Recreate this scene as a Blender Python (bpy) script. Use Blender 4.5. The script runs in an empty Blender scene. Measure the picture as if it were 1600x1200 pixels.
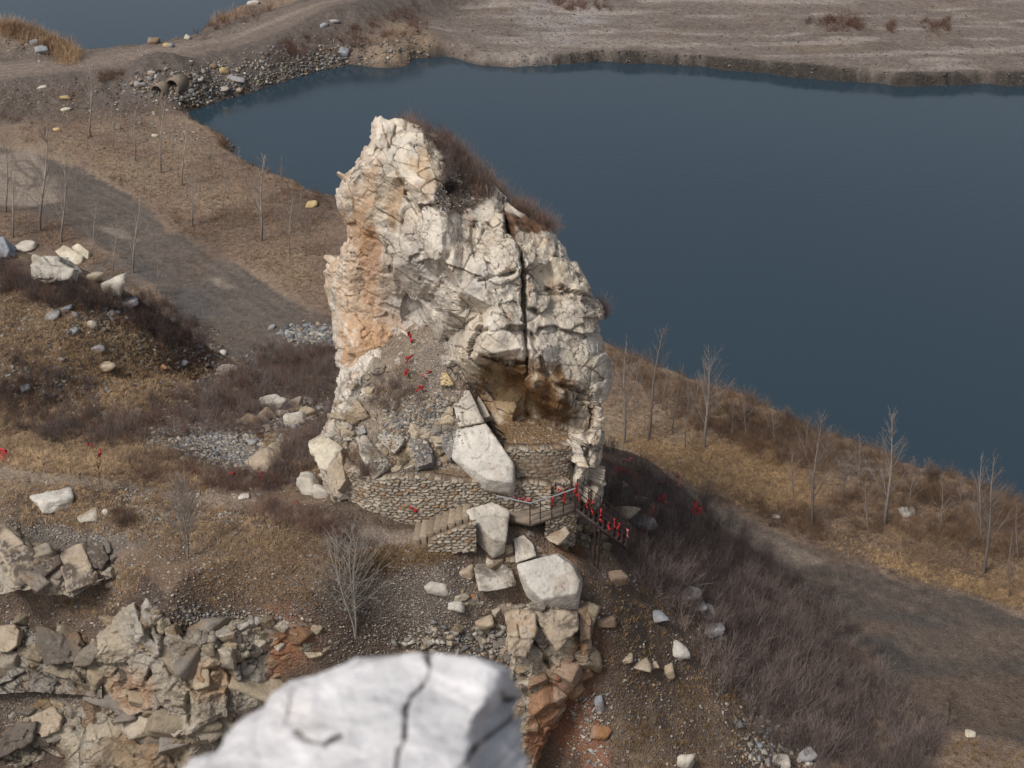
import bpy, math, random
import numpy as np
from mathutils import Vector, Matrix
from mathutils.bvhtree import BVHTree

random.seed(7)
rng = np.random.default_rng(11)
S = bpy.context.scene
R = math.radians
# ------------------------------------------------------------------ camera
HC = 50.0                                   # eye height above the valley floor
PITCH = R(30); FPX = 2198.0
cd = bpy.data.cameras.new('camera'); cam = bpy.data.objects.new('camera', cd)
S.collection.objects.link(cam); S.camera = cam
cam.location = (0, 0, HC); cam.rotation_euler = (R(90) - PITCH, 0, 0)
cd.sensor_width = 36; cd.lens = 36 * FPX / 1600
cd.clip_start = 0.1; cd.clip_end = 6000
cd.dof.use_dof = True; cd.dof.focus_distance = 62; cd.dof.aperture_fstop = 2.7
# ------------------------------------------------------------------ world, sun, exposure
w = bpy.data.worlds.new('World'); S.world = w; w.use_nodes = True
nt = w.node_tree; nt.nodes.clear()
sky = nt.nodes.new('ShaderNodeTexSky'); sky.sky_type = 'NISHITA'; sky.sun_disc = False
SUN_EL, SUN_AZ = 53, 228                    # azimuth clockwise from +Y
sky.sun_elevation = R(SUN_EL); sky.sun_rotation = R(SUN_AZ)
sky.air_density = 1.0; sky.dust_density = 3.0; sky.ozone_density = 1.0
hs = nt.nodes.new('ShaderNodeHueSaturation'); hs.inputs['Saturation'].default_value = 0.42
bg = nt.nodes.new('ShaderNodeBackground'); bg.inputs[1].default_value = 0.108
wo = nt.nodes.new('ShaderNodeOutputWorld')
nt.links.new(sky.outputs[0], hs.inputs['Color']); nt.links.new(hs.outputs[0], bg.inputs[0]); nt.links.new(bg.outputs[0], wo.inputs[0])
sl = bpy.data.lights.new('sun', 'SUN'); sl.energy = 2.45; sl.angle = R(14); sl.color = (1, .95, .88)
so = bpy.data.objects.new('sun', sl); S.collection.objects.link(so)
sd = Vector((math.sin(R(SUN_AZ)) * math.cos(R(SUN_EL)), math.cos(R(SUN_AZ)) * math.cos(R(SUN_EL)), math.sin(R(SUN_EL))))
so.rotation_euler = sd.to_track_quat('Z', 'Y').to_euler()
S.view_settings.view_transform = 'Standard'; S.view_settings.look = 'None'
S.view_settings.exposure = 0.0; S.view_settings.gamma = 1
S.cycles.max_bounces = 5; S.cycles.diffuse_bounces = 3; S.cycles.transparent_max_bounces = 8

# ------------------------------------------------------------------ helpers
def lin(r, g, b):
    c = np.array([r, g, b], float) / 255
    return np.where(c < .04045, c / 12.92, ((c + .055) / 1.055) ** 2.4)
CP, SP = math.cos(PITCH), math.sin(PITCH)
def kk(v):                                  # fall per metre of Y along the sight line through row v
    y = (600 - np.asarray(v, float)) / FPX
    return (SP - CP * y) / (CP + SP * y)
def PY(u, v, Y):                            # world point at depth Y
    y = (600 - np.asarray(v, float)) / FPX; x = (np.asarray(u, float) - 800) / FPX
    t = Y / (CP + SP * y)
    return np.stack(np.broadcast_arrays(x * t, Y + 0 * t, HC - (SP - CP * y) * t), -1)
def PZ(u, v, z):                            # world point at height z
    return PY(u, v, (HC - z) / kk(v))
def proj(P):
    P = np.asarray(P, float)
    dx, dy, dz = P[..., 0], P[..., 1], P[..., 2] - HC
    f = dy * CP - dz * SP; up = dy * SP + dz * CP
    return 800 + FPX * dx / f, 600 - FPX * up / f
def h3(i, j, k, seed):
    with np.errstate(over='ignore'):
        n = (i.astype(np.uint32) * np.uint32(374761393) + j.astype(np.uint32) * np.uint32(668265263)
             + k.astype(np.uint32) * np.uint32(2147483647) + np.uint32(seed * 7919 + 13))
        n = (n ^ (n >> np.uint32(13))) * np.uint32(1274126177)
        n = (n ^ (n >> np.uint32(16))) * np.uint32(2246822519)
        n = n ^ (n >> np.uint32(15))
        a = (n & np.uint32(1023)).astype(np.float32) / 1023
        b = ((n >> np.uint32(10)) & np.uint32(1023)).astype(np.float32) / 1023
        c = ((n >> np.uint32(20)) & np.uint32(1023)).astype(np.float32) / 1023
    return a, b, c
def vnoise(P, seed=0):
    I = np.floor(P).astype(np.int64); f = P - I; f = f * f * (3 - 2 * f); r = 0
    for dx in (0, 1):
        for dy in (0, 1):
            for dz in (0, 1):
                a = h3(I[:, 0] + dx, I[:, 1] + dy, I[:, 2] + dz, seed)[0]
                wx = f[:, 0] if dx else 1 - f[:, 0]; wy = f[:, 1] if dy else 1 - f[:, 1]; wz = f[:, 2] if dz else 1 - f[:, 2]
                r = r + a * wx * wy * wz
    return r * 2 - 1
def fbm(P, o=4, seed=0, g=.5):
    P = np.asarray(P, float); r = 0; a = 1; t = 0
    for i in range(o):
        r = r + a * vnoise(P * 2 ** i + 17.3 * i, seed + i); t += a; a *= g
    return r / t
def voro(P, seed=0):
    out = []
    for s0 in range(0, len(P), 150000):
        p = P[s0:s0 + 150000]; I = np.floor(p).astype(np.int64)
        F1 = np.full(len(p), 9.); F2 = F1.copy(); C = np.zeros((len(p), 3)); Q = np.zeros((len(p), 3))
        for dx in (-1, 0, 1):
            for dy in (-1, 0, 1):
                for dz in (-1, 0, 1):
                    ci = I + np.array([dx, dy, dz]); a, b, c = h3(ci[:, 0], ci[:, 1], ci[:, 2], seed)
                    h = np.stack([a, b, c], 1); q = ci + h; d = np.sqrt(((p - q) ** 4).sum(1))
                    m = d < F1
                    F2 = np.where(m, F1, np.minimum(F2, d)); F1 = np.where(m, d, F1)
                    C[m] = h[m]; Q[m] = q[m]
        out.append((np.sqrt(F1), np.sqrt(F2), C, Q))
    return [np.concatenate([o[i] for o in out]) for i in range(4)]
def rotm(ax, ay, az):
    return np.array((Matrix.Rotation(az, 3, 'Z') @ Matrix.Rotation(ay, 3, 'Y') @ Matrix.Rotation(ax, 3, 'X')))
def sstep(a, b, x):
    t = np.clip((x - a) / (b - a), 0, 1); return t * t * (3 - 2 * t)
def rbf(ctrl, n=None):                      # thin interpolation of control points, ctrl rows (a, b, value)
    c = np.array(ctrl, float); A = c[:, :2]; sc = np.abs(A).max()
    A = A / sc; n = len(c)
    K = np.sqrt(((A[:, None] - A[None]) ** 2).sum(-1) + 1e-5)
    M = np.zeros((n + 3, n + 3)); M[:n, :n] = K; M[:n, n] = 1; M[:n, n + 1:] = A; M[n, :n] = 1; M[n + 1:, :n] = A.T
    W = np.linalg.solve(M, np.r_[c[:, 2], 0, 0, 0])
    def f(a, b):
        a = np.asarray(a, float); b = np.asarray(b, float); sh = np.broadcast(a, b).shape
        a = np.broadcast_to(a, sh).ravel() / sc; b = np.broadcast_to(b, sh).ravel() / sc
        r = W[n] + W[n + 1] * a + W[n + 2] * b
        for i in range(n):
            r = r + W[i] * np.sqrt((a - A[i, 0]) ** 2 + (b - A[i, 1]) ** 2 + 1e-5)
        return r.reshape(sh)
    return f
def sdist(poly, X, Y):                      # signed distance to polygon, negative inside
    poly = np.array(poly, float); d = np.full(X.shape, 1e9); ins = np.zeros(X.shape, bool)
    for i in range(len(poly)):
        a = poly[i]; b = poly[(i + 1) % len(poly)]; e = b - a
        t = np.clip(((X - a[0]) * e[0] + (Y - a[1]) * e[1]) / (e @ e + 1e-12), 0, 1)
        d = np.minimum(d, (X - a[0] - t * e[0]) ** 2 + (Y - a[1] - t * e[1]) ** 2)
        c = ((a[1] > Y) != (b[1] > Y))
        with np.errstate(divide='ignore', invalid='ignore'):
            c &= X < (b[0] - a[0]) * (Y - a[1]) / (b[1] - a[1]) + a[0]
        ins ^= c
    return np.where(ins, -np.sqrt(d), np.sqrt(d))
def ldist(line, X, Y):
    line = np.array(line, float); d = np.full(X.shape, 1e9)
    for i in range(len(line) - 1):
        a = line[i]; e = line[i + 1] - a
        t = np.clip(((X - a[0]) * e[0] + (Y - a[1]) * e[1]) / (e @ e + 1e-12), 0, 1)
        d = np.minimum(d, (X - a[0] - t * e[0]) ** 2 + (Y - a[1] - t * e[1]) ** 2)
    return np.sqrt(d)
def flat(px, z=0.0):                        # pixel polygon -> world XY at height z
    p = np.array(px, float); return PZ(p[:, 0], p[:, 1], z)[:, :2]

def mk(name, V, F, mat=None, col=None, parent=None, smooth=True):
    V = np.asarray(V, np.float32); F = np.asarray(F, np.int32)
    me = bpy.data.meshes.new(name); n, m = F.shape
    me.vertices.add(len(V)); me.vertices.foreach_set('co', V.ravel())
    me.loops.add(n * m); me.loops.foreach_set('vertex_index', F.ravel())
    me.polygons.add(n); me.polygons.foreach_set('loop_start', np.arange(0, n * m, m, dtype=np.int32))
    me.update(calc_edges=True)
    if smooth: me.polygons.foreach_set('use_smooth', np.ones(n, bool))
    if col is not None:
        col = np.broadcast_to(np.asarray(col, np.float32), (len(V), 3))
        at = me.color_attributes.new('Col', 'FLOAT_COLOR', 'POINT')
        at.data.foreach_set('color', np.c_[col, np.ones(len(V))].astype(np.float32).ravel())
    if mat: me.materials.append(mat)
    o = bpy.data.objects.new(name, me); S.collection.objects.link(o)
    if parent: o.parent = parent
    return o
def tag(o, label=None, cat=None, group=None, kind=None):
    if label: o['label'] = label
    if cat: o['category'] = cat
    if group: o['group'] = group
    if kind: o['kind'] = kind
    return o
def empty(name, loc):
    o = bpy.data.objects.new(name, None); S.collection.objects.link(o); o.location = loc; o.empty_display_size = .2; return o
def gridF(a, b, flip=False):
    i = np.arange((a - 1) * (b - 1)); r = i // (b - 1); c = i % (b - 1); v = r * b + c
    F = np.stack([v, v + 1, v + b + 1, v + b], 1)
    return F[:, ::-1] if flip else F
def ngrid(P):                               # unit normals of a grid of points
    du = np.gradient(P, axis=1); dv = np.gradient(P, axis=0)
    n = np.cross(dv, du); n /= np.linalg.norm(n, axis=-1, keepdims=True) + 1e-9
    return n
class MB:                                   # collects polygons (as triangles/quads) for one mesh
    def __init__(s): s.V = []; s.F = []; s.C = []; s.n = 0
    def add(s, V, F, c=None):
        V = np.asarray(V, float); F = np.asarray(F, int)
        if F.shape[1] == 4: F = np.r_[F[:, [0, 1, 2]], F[:, [0, 2, 3]]]
        s.V.append(V); s.F.append(F + s.n); s.n += len(V)
        s.C.append(np.broadcast_to(np.asarray(c if c is not None else (.5, .5, .5), float), (len(V), 3)))
    def box(s, c, d, M=None, col=None):
        q = np.array([[x, y, z] for x in (-.5, .5) for y in (-.5, .5) for z in (-.5, .5)]) * np.array(d)
        if M is not None: q = q @ np.asarray(M).T
        s.add(q + np.array(c), [[0, 1, 3, 2], [4, 6, 7, 5], [0, 4, 5, 1], [2, 3, 7, 6], [0, 2, 6, 4], [1, 5, 7, 3]], col)
    def tube(s, pts, r, n=6, col=None):
        pts = np.array(pts, float); r = np.broadcast_to(np.asarray(r, float), (len(pts),))
        d = np.gradient(pts, axis=0); d /= np.linalg.norm(d, axis=1, keepdims=True) + 1e-9
        ref = np.array([0.3, 0.1, 1.0]) if abs(d[0, 2]) < .8 else np.array([1.0, .2, 0])
        a = np.cross(d, ref); a /= np.linalg.norm(a, axis=1, keepdims=True) + 1e-9; b = np.cross(d, a)
        th = np.arange(n) * 2 * math.pi / n
        V = pts[:, None] + r[:, None, None] * (np.cos(th)[None, :, None] * a[:, None] + np.sin(th)[None, :, None] * b[:, None])
        F = []
        for i in range(len(pts) - 1):
            for j in range(n):
                F.append([i * n + j, i * n + (j + 1) % n, (i + 1) * n + (j + 1) % n, (i + 1) * n + j])
        s.add(V.reshape(-1, 3), F, col)
        if n > 4:
            s.add(V[0], [[0, j, j + 1] for j in range(1, n - 1)], col); s.add(V[-1], [[0, j, j + 1] for j in range(1, n - 1)], col)
    def build(s, name, mat, parent=None, smooth=False, off=None):
        V = np.concatenate(s.V); V = V - np.array(off) if off is not None else V
        return mk(name, V, np.concatenate(s.F), mat, np.concatenate(s.C), parent, smooth)

# ------------------------------------------------------------------ materials
def material(name, rough=.9, tint=None, bumps=(), mottle=(), spec=.3):
    m = bpy.data.materials.new(name); m.use_nodes = True; t = m.node_tree; N = t.nodes; L = t.links
    b = N['Principled BSDF']; b.inputs['Roughness'].default_value = rough; b.inputs['Specular IOR Level'].default_value = spec
    if tint is None:
        a = N.new('ShaderNodeAttribute'); a.attribute_name = 'Col'; c = a.outputs['Color']
    else:
        a = N.new('ShaderNodeRGB'); a.outputs[0].default_value = (*tint, 1); c = a.outputs[0]
    geo = N.new('ShaderNodeNewGeometry')
    for (sc, lo, hi, det) in mottle:        # multiplies the colour between lo and hi
        n = N.new('ShaderNodeTexNoise'); n.inputs['Scale'].default_value = sc; n.inputs['Detail'].default_value = det; n.inputs['Roughness'].default_value = .65
        L.new(geo.outputs['Position'], n.inputs['Vector'])
        mr = N.new('ShaderNodeMapRange'); mr.inputs[1].default_value = .3; mr.inputs[2].default_value = .7; mr.inputs[3].default_value = lo; mr.inputs[4].default_value = hi
        L.new(n.outputs['Fac'], mr.inputs[0])
        x = N.new('ShaderNodeMix'); x.data_type = 'RGBA'; x.blend_type = 'MULTIPLY'; x.inputs[0].default_value = 1
        L.new(c, x.inputs[6]); L.new(mr.outputs[0], x.inputs[7]); c = x.outputs[2]
    L.new(c, b.inputs['Base Color']); prev = None
    for (kind, sc, dist, det) in bumps:
        if kind == 'n':
            n = N.new('ShaderNodeTexNoise'); n.inputs['Scale'].default_value = sc; n.inputs['Detail'].default_value = det; o = n.outputs['Fac']
        else:
            n = N.new('ShaderNodeTexVoronoi'); n.inputs['Scale'].default_value = sc; n.feature = 'F1'; o = n.outputs['Distance']
        L.new(geo.outputs['Position'], n.inputs['Vector'])
        bp = N.new('ShaderNodeBump'); bp.inputs['Strength'].default_value = 1; bp.inputs['Distance'].default_value = dist
        L.new(o, bp.inputs['Height'])
        if prev: L.new(prev.outputs[0], bp.inputs['Normal'])
        prev = bp
    if prev: L.new(prev.outputs[0], b.inputs['Normal'])
    return m
M_rock = material('limestone', .85, bumps=(('n', 1.6, .10, 6), ('n', 9, .035, 6)), mottle=((.9, .82, 1.12, 5), (7, .80, 1.12, 6)))
M_ground = material('soil', .95, bumps=(('n', 3, .10, 6), ('v', 9, .05, 0), ('n', 14, .05, 5)), mottle=((2.2, .72, 1.25, 6), (13, .62, 1.4, 5)), spec=.15)
M_twig = material('bare_twigs', .9, spec=.1)
M_grass = material('dry_grass', .9, spec=.1)
M_bark = material('bark', .9, mottle=((6, .75, 1.2, 4),), spec=.1)
M_stone = material('rubble_stone', .85, mottle=((9, .75, 1.15, 5),), bumps=(('n', 12, .03, 4),))
M_mason = material('masonry', .9, mottle=((5, .75, 1.2, 5), (22, .85, 1.12, 4)), bumps=(('n', 18, .02, 5),))
M_conc = material('concrete', .85, tint=lin(150, 135, 120) * .8, mottle=((2.5, .7, 1.15, 6), (20, .85, 1.1, 4)), bumps=(('n', 12, .02, 5),))
M_iron = material('rusty_iron', .6, tint=(.045, .03, .026), mottle=((12, .7, 1.5, 4),))
M_pipe = material('galvanised_pipe', .45, tint=(.28, .29, .31), mottle=((9, .8, 1.1, 3),))
M_red = material('red_ribbon', .55, tint=(.55, .03, .035), mottle=((6, .7, 1.15, 3),))
M_pink = material('faded_ribbon', .6, tint=(.62, .16, .16), mottle=((6, .7, 1.15, 3),))
M_sign = material('sign_board', .6, tint=(.35, .22, .16), mottle=((8, .6, 1.3, 5),))
# water
M_water = bpy.data.materials.new('lake_water'); M_water.use_nodes = True
t = M_water.node_tree; b = t.nodes['Principled BSDF']
b.inputs['Base Color'].default_value = (.014, .033, .052, 1); b.inputs['Roughness'].default_value = .12; b.inputs['IOR'].default_value = 1.33
g = t.nodes.new('ShaderNodeNewGeometry'); mp = t.nodes.new('ShaderNodeMapping'); mp.inputs['Scale'].default_value = (.5, 1.6, 1); mp.inputs['Rotation'].default_value = (0, 0, .3)
n = t.nodes.new('ShaderNodeTexNoise'); n.inputs['Scale'].default_value = 1.3; n.inputs['Detail'].default_value = 5
bp = t.nodes.new('ShaderNodeBump'); bp.inputs['Strength'].default_value = .5; bp.inputs['Distance'].default_value = .02
t.links.new(g.outputs['Position'], mp.inputs[0]); t.links.new(mp.outputs[0], n.inputs['Vector']); t.links.new(n.outputs['Fac'], bp.inputs['Height']); t.links.new(bp.outputs[0], b.inputs['Normal'])
# depth-toned body colour of the water: broad natural variation
n2 = t.nodes.new('ShaderNodeTexNoise'); n2.inputs['Scale'].default_value = .03; n2.inputs['Detail'].default_value = 3
cr = t.nodes.new('ShaderNodeMix'); cr.data_type = 'RGBA'; cr.inputs[6].default_value = (.022, .043, .061, 1); cr.inputs[7].default_value = (.029, .049, .067, 1)
t.links.new(g.outputs['Position'], n2.inputs['Vector']); t.links.new(n2.outputs['Fac'], cr.inputs[0]); t.links.new(cr.outputs[2], b.inputs['Base Color'])

# ------------------------------------------------------------------ ground
LAKE = flat([(300, 168), (340, 160), (370, 150), (430, 130), (500, 110), (545, 99), (600, 104), (640, 100), (655, 87), (690, 84), (745, 100), (800, 104), (860, 99), (920, 93), (1000, 95), (1100, 101), (1200, 110), (1300, 121), (1400, 130), (1500, 128), (1600, 128), (1900, 125), (2500, 120),
             (2600, 1050), (1800, 838), (1600, 768), (1500, 733), (1400, 698), (1300, 668), (1200, 628), (1110, 592), (1060, 576), (1000, 545), (940, 508), (800, 440), (650, 360), (525, 304), (480, 284), (430, 262), (378, 236), (366, 212), (340, 197)], -.6)
POND = flat([(-500, 60), (-100, 66), (60, 76), (128, 88), (180, 83), (230, 76), (290, 54), (320, 32), (350, 16), (400, -2), (440, -50), (300, -330), (-500, -330)], -.6)
CAUSE = [(-60, 118), (0, 116), (140, 104), (206, 94), (300, 78), (372, 60), (440, 36), (505, 17), (600, -18), (680, -50)]
CAUSEXY = flat(CAUSE, 2.2)
ROAD = flat([(-300, 215), (0, 228), (60, 240), (120, 262), (210, 310), (262, 360), (315, 391), (385, 423), (451, 468), (490, 486), (620, 545), (900, 690), (1000, 730), (1069, 765), (1124, 795), (1175, 820), (1234, 849), (1294, 875), (1345, 888), (1409, 909), (1451, 920), (1515, 934), (1600, 968), (1800, 1040),
             (1800, 1180), (1600, 1158), (1480, 1138), (1300, 1050), (1100, 900), (950, 800), (600, 640), (420, 580), (300, 540), (262, 462), (210, 425), (165, 388), (100, 345), (0, 318), (-300, 300)])
HILL = []
def hz(*rows):
    for u, v, z in rows:
        p = PZ(u, v, z); HILL.append((p[0], p[1], z))
hz((0, 385, 14), (60, 400, 13.5), (120, 415, 13), (190, 455, 12), (230, 500, 10.2), (290, 520, 8), (345, 555, 5.6), (420, 585, 3.2), (500, 590, 2.2),
   (-150, 390, 14), (0, 470, 13.6), (100, 510, 12.6), (0, 560, 12), (150, 600, 10.4), (0, 655, 10.2), (300, 580, 7), (250, 640, 8.8), (0, 700, 11.6), (150, 700, 12), (0, 745, 13),
   (200, 760, 13.5), (400, 790, 13.7), (350, 700, 11.3), (450, 650, 8.4), (450, 560, .5), (500, 720, 13), (470, 780, 14), (640, 845, 14), (560, 860, 13.8), (100, 800, 13.5),
   (300, 860, 12.8), (0, 850, 12.8), (200, 915, 12), (280, 950, 11.9), (400, 955, 11.9), (500, 960, 11.7), (560, 960, 11.5), (700, 950, 11.5), (700, 1000, 10), (800, 880, 12.8), (860, 880, 12.4), (870, 840, 12.2), (0, 950, 10), (100, 960, 10), (0, 1040, 7.6), (90, 1050, 7.4), (0, 1130, 5.4), (60, 1110, 5.8),
   (640, 812, 13.7), (800, 805, 14), (860, 815, 13.2), (905, 830, 11.8), (960, 840, 10), (1000, 790, 8), (940, 740, 8), (1010, 720, 4), (955, 700, 1), (1100, 790, -.5), (1160, 840, -.5), (1230, 900, -.5), (1330, 990, -.5), (1400, 1080, -.5), (1480, 1150, -.5),
   (1050, 850, 6.6), (1100, 950, 5), (1200, 1050, 2.2), (1000, 950, 8.4), (950, 950, 10.3), (1000, 1100, 5.8), (940, 1100, 6.4), (1100, 1150, 3.5), (950, 1200, 4.6), (1250, 1200, .6), (870, 1200, 3.6), (900, 900, 12),
   (650, 1100, 7.5), (560, 1060, 8.5), (760, 1060, 8.2))
HILL += [(-32, 98, -1.5), (-60, 98, -1), (-24, 93, -1.5), (-17, 88, -1.5), (-8, 86, -1.5), (0, 84, -1.5), (8, 78, -1.5), (-9, 44.6, 2.5), (-14, 44.8, 2), (-4, 44, 2.5), (-9, 41, -1), (2.2, 44.2, 3.5), (0, 42, 0), (0, 30, -3), (-20, 30, -3), (12, 40, -.5), (25, 30, -3), (30, 55, -2), (22, 80, -3),
         (-50, 60, 14), (-50, 80, 12), (0, 110, -5), (-60, 140, -5), (60, 100, -5), (-60, 30, 0), (-19, 45.5, 4), (-26, 44, 4)]
hillf = rbf(HILL)
def zground(X, Y, fine=True):
    X = np.asarray(X, float); Y = np.asarray(Y, float)
    P = np.stack([X, Y, 0 * X], -1).reshape(-1, 3)
    wob = (fbm(P * .35, 3, 5) * 1.0 + fbm(P * 1.3, 2, 6) * .45).reshape(X.shape)
    dl = np.minimum(sdist(LAKE, X, Y), sdist(POND, X, Y)) + wob * .8
    z = fbm(P * .12, 3, 1).reshape(X.shape) * .35
    fs = sstep(120, 132, Y) * sstep(-2, 8, X); z = np.where(dl > 0, z + fs * .35 * (1 - sstep(4, 12, dl)) - (1.5 + fs * .35) * (1 - sstep(0, 2.2 - 1.5 * fs, dl)), -1.5 - 2.5 * sstep(0, 4, -dl) + 0 * z)
    dc = ldist(CAUSEXY, X, Y) + wob
    z = z + 2.6 * (1 - sstep(3.2, 10.5, dc)) * sstep(-1, 3, dl)
    p = PZ(25, 88, 1); dm = np.sqrt(((X - p[0]) / 12) ** 2 + ((Y - p[1]) / 7) ** 2)
    z = z + 4.2 * (1 - sstep(0, 1, dm))
    p = PZ(600, 50, 1); dm = np.sqrt(((X - p[0]) / 14) ** 2 + ((Y - p[1]) / 12) ** 2)
    z = z + 1.8 * (1 - sstep(0, 1, dm)) * sstep(0, 4, dl)
    p = PZ(262, 124, 1.5); dm = np.sqrt(((X - p[0]) / 6) ** 2 + ((Y - p[1]) / 5.5) ** 2); z = z + 1.7 * (1 - sstep(.2, 1, dm))
    # undulations of the waste ground beside the lake and of the gravel flat
    z = z + .45 * np.maximum(0, fbm(P * .22, 3, 9).reshape(X.shape)) * sstep(1, 5, dl) * sstep(0, 3, sdist(ROAD, X, Y))
    dr = sdist(ROAD, X, Y)
    z = z - .22 * (1 - sstep(-2, .6, dr + wob * .3))
    hl = hillf(X, Y) + fbm(P * .35, 3, 21).reshape(X.shape) * .35
    # gully cut of the old track
    tr = ldist(PZ(np.array([0, 120, 250, 330]), np.array([650, 625, 585, 555]), np.array([10.3, 9.8, 8.4, 7]))[:, :2], X, Y)
    hl = hl - .7 * np.exp(-(tr / 1.1) ** 2)
    hl = hl + .09 * fbm(P * 2.2, 3, 22).reshape(X.shape)
    # the quarried edge: ground breaks off along the cliff line
    cut = 11.6 - 7 * (47.5 - Y + .5 * np.sin(X * .9)); win = sstep(-18.6, -17.6, X) * (1 - sstep(2.2, 3.2, X))
    hl = np.where((Y < 48.5), hl * (1 - win) + np.maximum(np.minimum(hl, cut), -3) * win, hl)
    k = 1.2; m = np.clip(.5 + .5 * (hl - z) / k, 0, 1)
    return z * (1 - m) + hl * m + k * m * (1 - m) * .5
NT, NS = 620, 1050
TT = np.linspace(-.56, .56, NT); SS = np.exp(np.linspace(math.log(36), math.log(330), NS))
GX = SS[:, None] * TT[None]; GY = np.repeat(SS[:, None], NT, 1)
GZ = zground(GX, GY)
def hlook(X, Y):
    j = np.clip((X / Y + .56) / 1.12 * (NT - 1), 0, NT - 1.001); i = np.clip(np.log(Y / 36) / math.log(330 / 36) * (NS - 1), 0, NS - 1.001)
    i0 = i.astype(int); j0 = j.astype(int); a = i - i0; b = j - j0
    return (GZ[i0, j0] * (1 - a) + GZ[i0 + 1, j0] * a) * (1 - b) + (GZ[i0, j0 + 1] * (1 - a) + GZ[i0 + 1, j0 + 1] * a) * b
def gpt(u, v):                              # first ground point met by the sight line through (u, v)
    u = np.atleast_1d(np.asarray(u, float)); v = np.atleast_1d(np.asarray(v, float))
    y = (600 - v) / FPX; tx = (u - 800) / FPX / (CP + SP * y); k = kk(v)
    best = np.full(len(u), np.nan)
    for i in range(0, NS - 1):
        Y = SS[i]; j = np.clip((tx + .56) / 1.12 * (NT - 1), 0, NT - 1.001); j0 = j.astype(int); b = j - j0
        zz = GZ[i, j0] * (1 - b) + GZ[i, j0 + 1] * b
        g = (HC - k * Y) - zz
        hit = np.isnan(best) & (g < 0)
        if i: best[hit] = (SS[i - 1] + (Y - SS[i - 1]) * np.clip(gp / (gp - g + 1e-9), 0, 1))[hit]
        else: best[hit] = Y
        gp = g
    best = np.where(np.isnan(best), 300, best)
    X = tx * best; return np.stack([X, best, hlook(X, best)], -1)

P3 = np.stack([GX, GY, GZ], -1); Pf = P3.reshape(-1, 3)
U, Vv = proj(P3)
n1 = fbm(Pf * .5, 4, 31).reshape(GX.shape); n2 = fbm(Pf * 2.1, 3, 32).reshape(GX.shape); n3 = fbm(Pf * .15, 3, 33).reshape(GX.shape); n4 = vnoise(Pf * 7, 34).reshape(GX.shape)
wob = n1 * 1.4 + n2 * .6
C = np.zeros(GX.shape + (3,)) + lin(128, 104, 84)
def mixc(c, m):
    global C
    m = np.clip(m, 0, 1)[..., None]; C = C * (1 - m) + c * m
C_leaf, C_dirt, C_dark, C_grav, C_orng, C_grass = lin(134, 105, 80), lin(104, 86, 72), lin(76, 62, 53), lin(116, 102, 92), lin(138, 84, 48), lin(138, 115, 88)
# valley floor: dry leaves and grass, patchy
mixc(C_grass, sstep(-.1, .5, n3 + n1 * .5)); mixc(C_dark * 1.1, sstep(.05, .5, -n3 + n2 * .4) * .7)
# far gravel flat
dG = sdist(flat([(690, 130), (690, 70), (640, 40), (700, -10), (760, -80), (2500, -120), (2500, 200), (690, 130)]), GX, GY)
mixc(C_grav * (1 + .18 * n2[..., None]), 1 - sstep(-2, 2, dG + wob)); 
dW = sdist(flat([(790, 8), (900, 0), (960, 30), (890, 45), (880, 66), (845, 60), (835, 35)]), GX, GY)
mixc(lin(150, 143, 140), (1 - sstep(-3, 3, dW + wob * 2.5)) * .75)
mixc(C_grass * .8, (1 - sstep(-2, 2, dG)) * sstep(.25, .6, n3) * .6)
mixc(lin(156, 143, 132), (1 - sstep(-2, 2, dG)) * sstep(.0, .45, fbm(Pf * np.array([.12, .5, .1]), 4, 44).reshape(GX.shape)) * .6)
mixc(lin(92, 78, 68), (1 - sstep(-2, 2, dG)) * sstep(.1, .5, fbm(Pf * np.array([.2, .6, .1]), 4, 45).reshape(GX.shape)) * .5)
# causeway
dc = ldist(CAUSEXY, GX, GY); dl = np.minimum(sdist(LAKE, GX, GY), sdist(POND, GX, GY))
mixc(lin(98, 86, 78) * (1 + .12 * n2[..., None]), 1 - sstep(8, 13, dc + wob)); mixc(lin(116, 100, 88) * (1 + .06 * n4[..., None]), 1 - sstep(2.9, 3.7, dc + wob * .35))
for off in (-1.7, -.5, .8, 1.9):
    mixc(lin(152, 132, 114), np.exp(-((ldist(CAUSEXY + np.array([off * .4, off]), GX, GY)) / .3) ** 2) * .35)
mixc(C_grass, (1 - sstep(0, 1, np.sqrt(((GX - PZ(60, 75, 2)[0]) / 10) ** 2 + ((GY - PZ(60, 75, 2)[1]) / 7) ** 2)) ) * .8)
# wet shore line, then undercut shade painted along the far bank
mixc(lin(58, 52, 48), (1 - sstep(.2, 1.6, np.abs(dl) + wob * .3)) * .85)
mixc(lin(46, 40, 35), sstep(120, 132, GY) * sstep(-2, 8, GX) * (1 - sstep(.2, 1.0, np.abs(dl) + .3 * wob + .25 * n4)) * .3)
# valley road of packed grey mud
dr = sdist(ROAD, GX, GY)
rm = 1 - sstep(-.3, .3, dr + wob * .4)
mixc(lin(98, 87, 78) * (1 + .10 * n2[..., None]) * (1 + .10 * n3[..., None]), rm)
mixc(lin(82, 74, 68), rm * sstep(.0, .45, n3 + .4 * n1) * .6); mixc(lin(98, 80, 64), rm * sstep(.15, .5, -n3 + .5 * n1) * .55)
mixc(lin(78, 68, 61) * (1 + .08 * n2[..., None]), rm * sstep(4, 14, GX) * .85)
def tracks(px, offs, wd, c, a):
    L0 = flat(px)
    for o in offs:
        mixc(c, rm * a * np.exp(-(ldist(L0 + np.array([o * .5, o]), GX, GY) / wd) ** 2) * (.75 + .5 * n2))
tracks([(0, 262), (80, 285), (160, 325), (260, 380), (340, 430), (430, 490), (600, 590)], (-2.0, -.5, .4, 1.7), .3, lin(118, 102, 90), .3)
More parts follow.
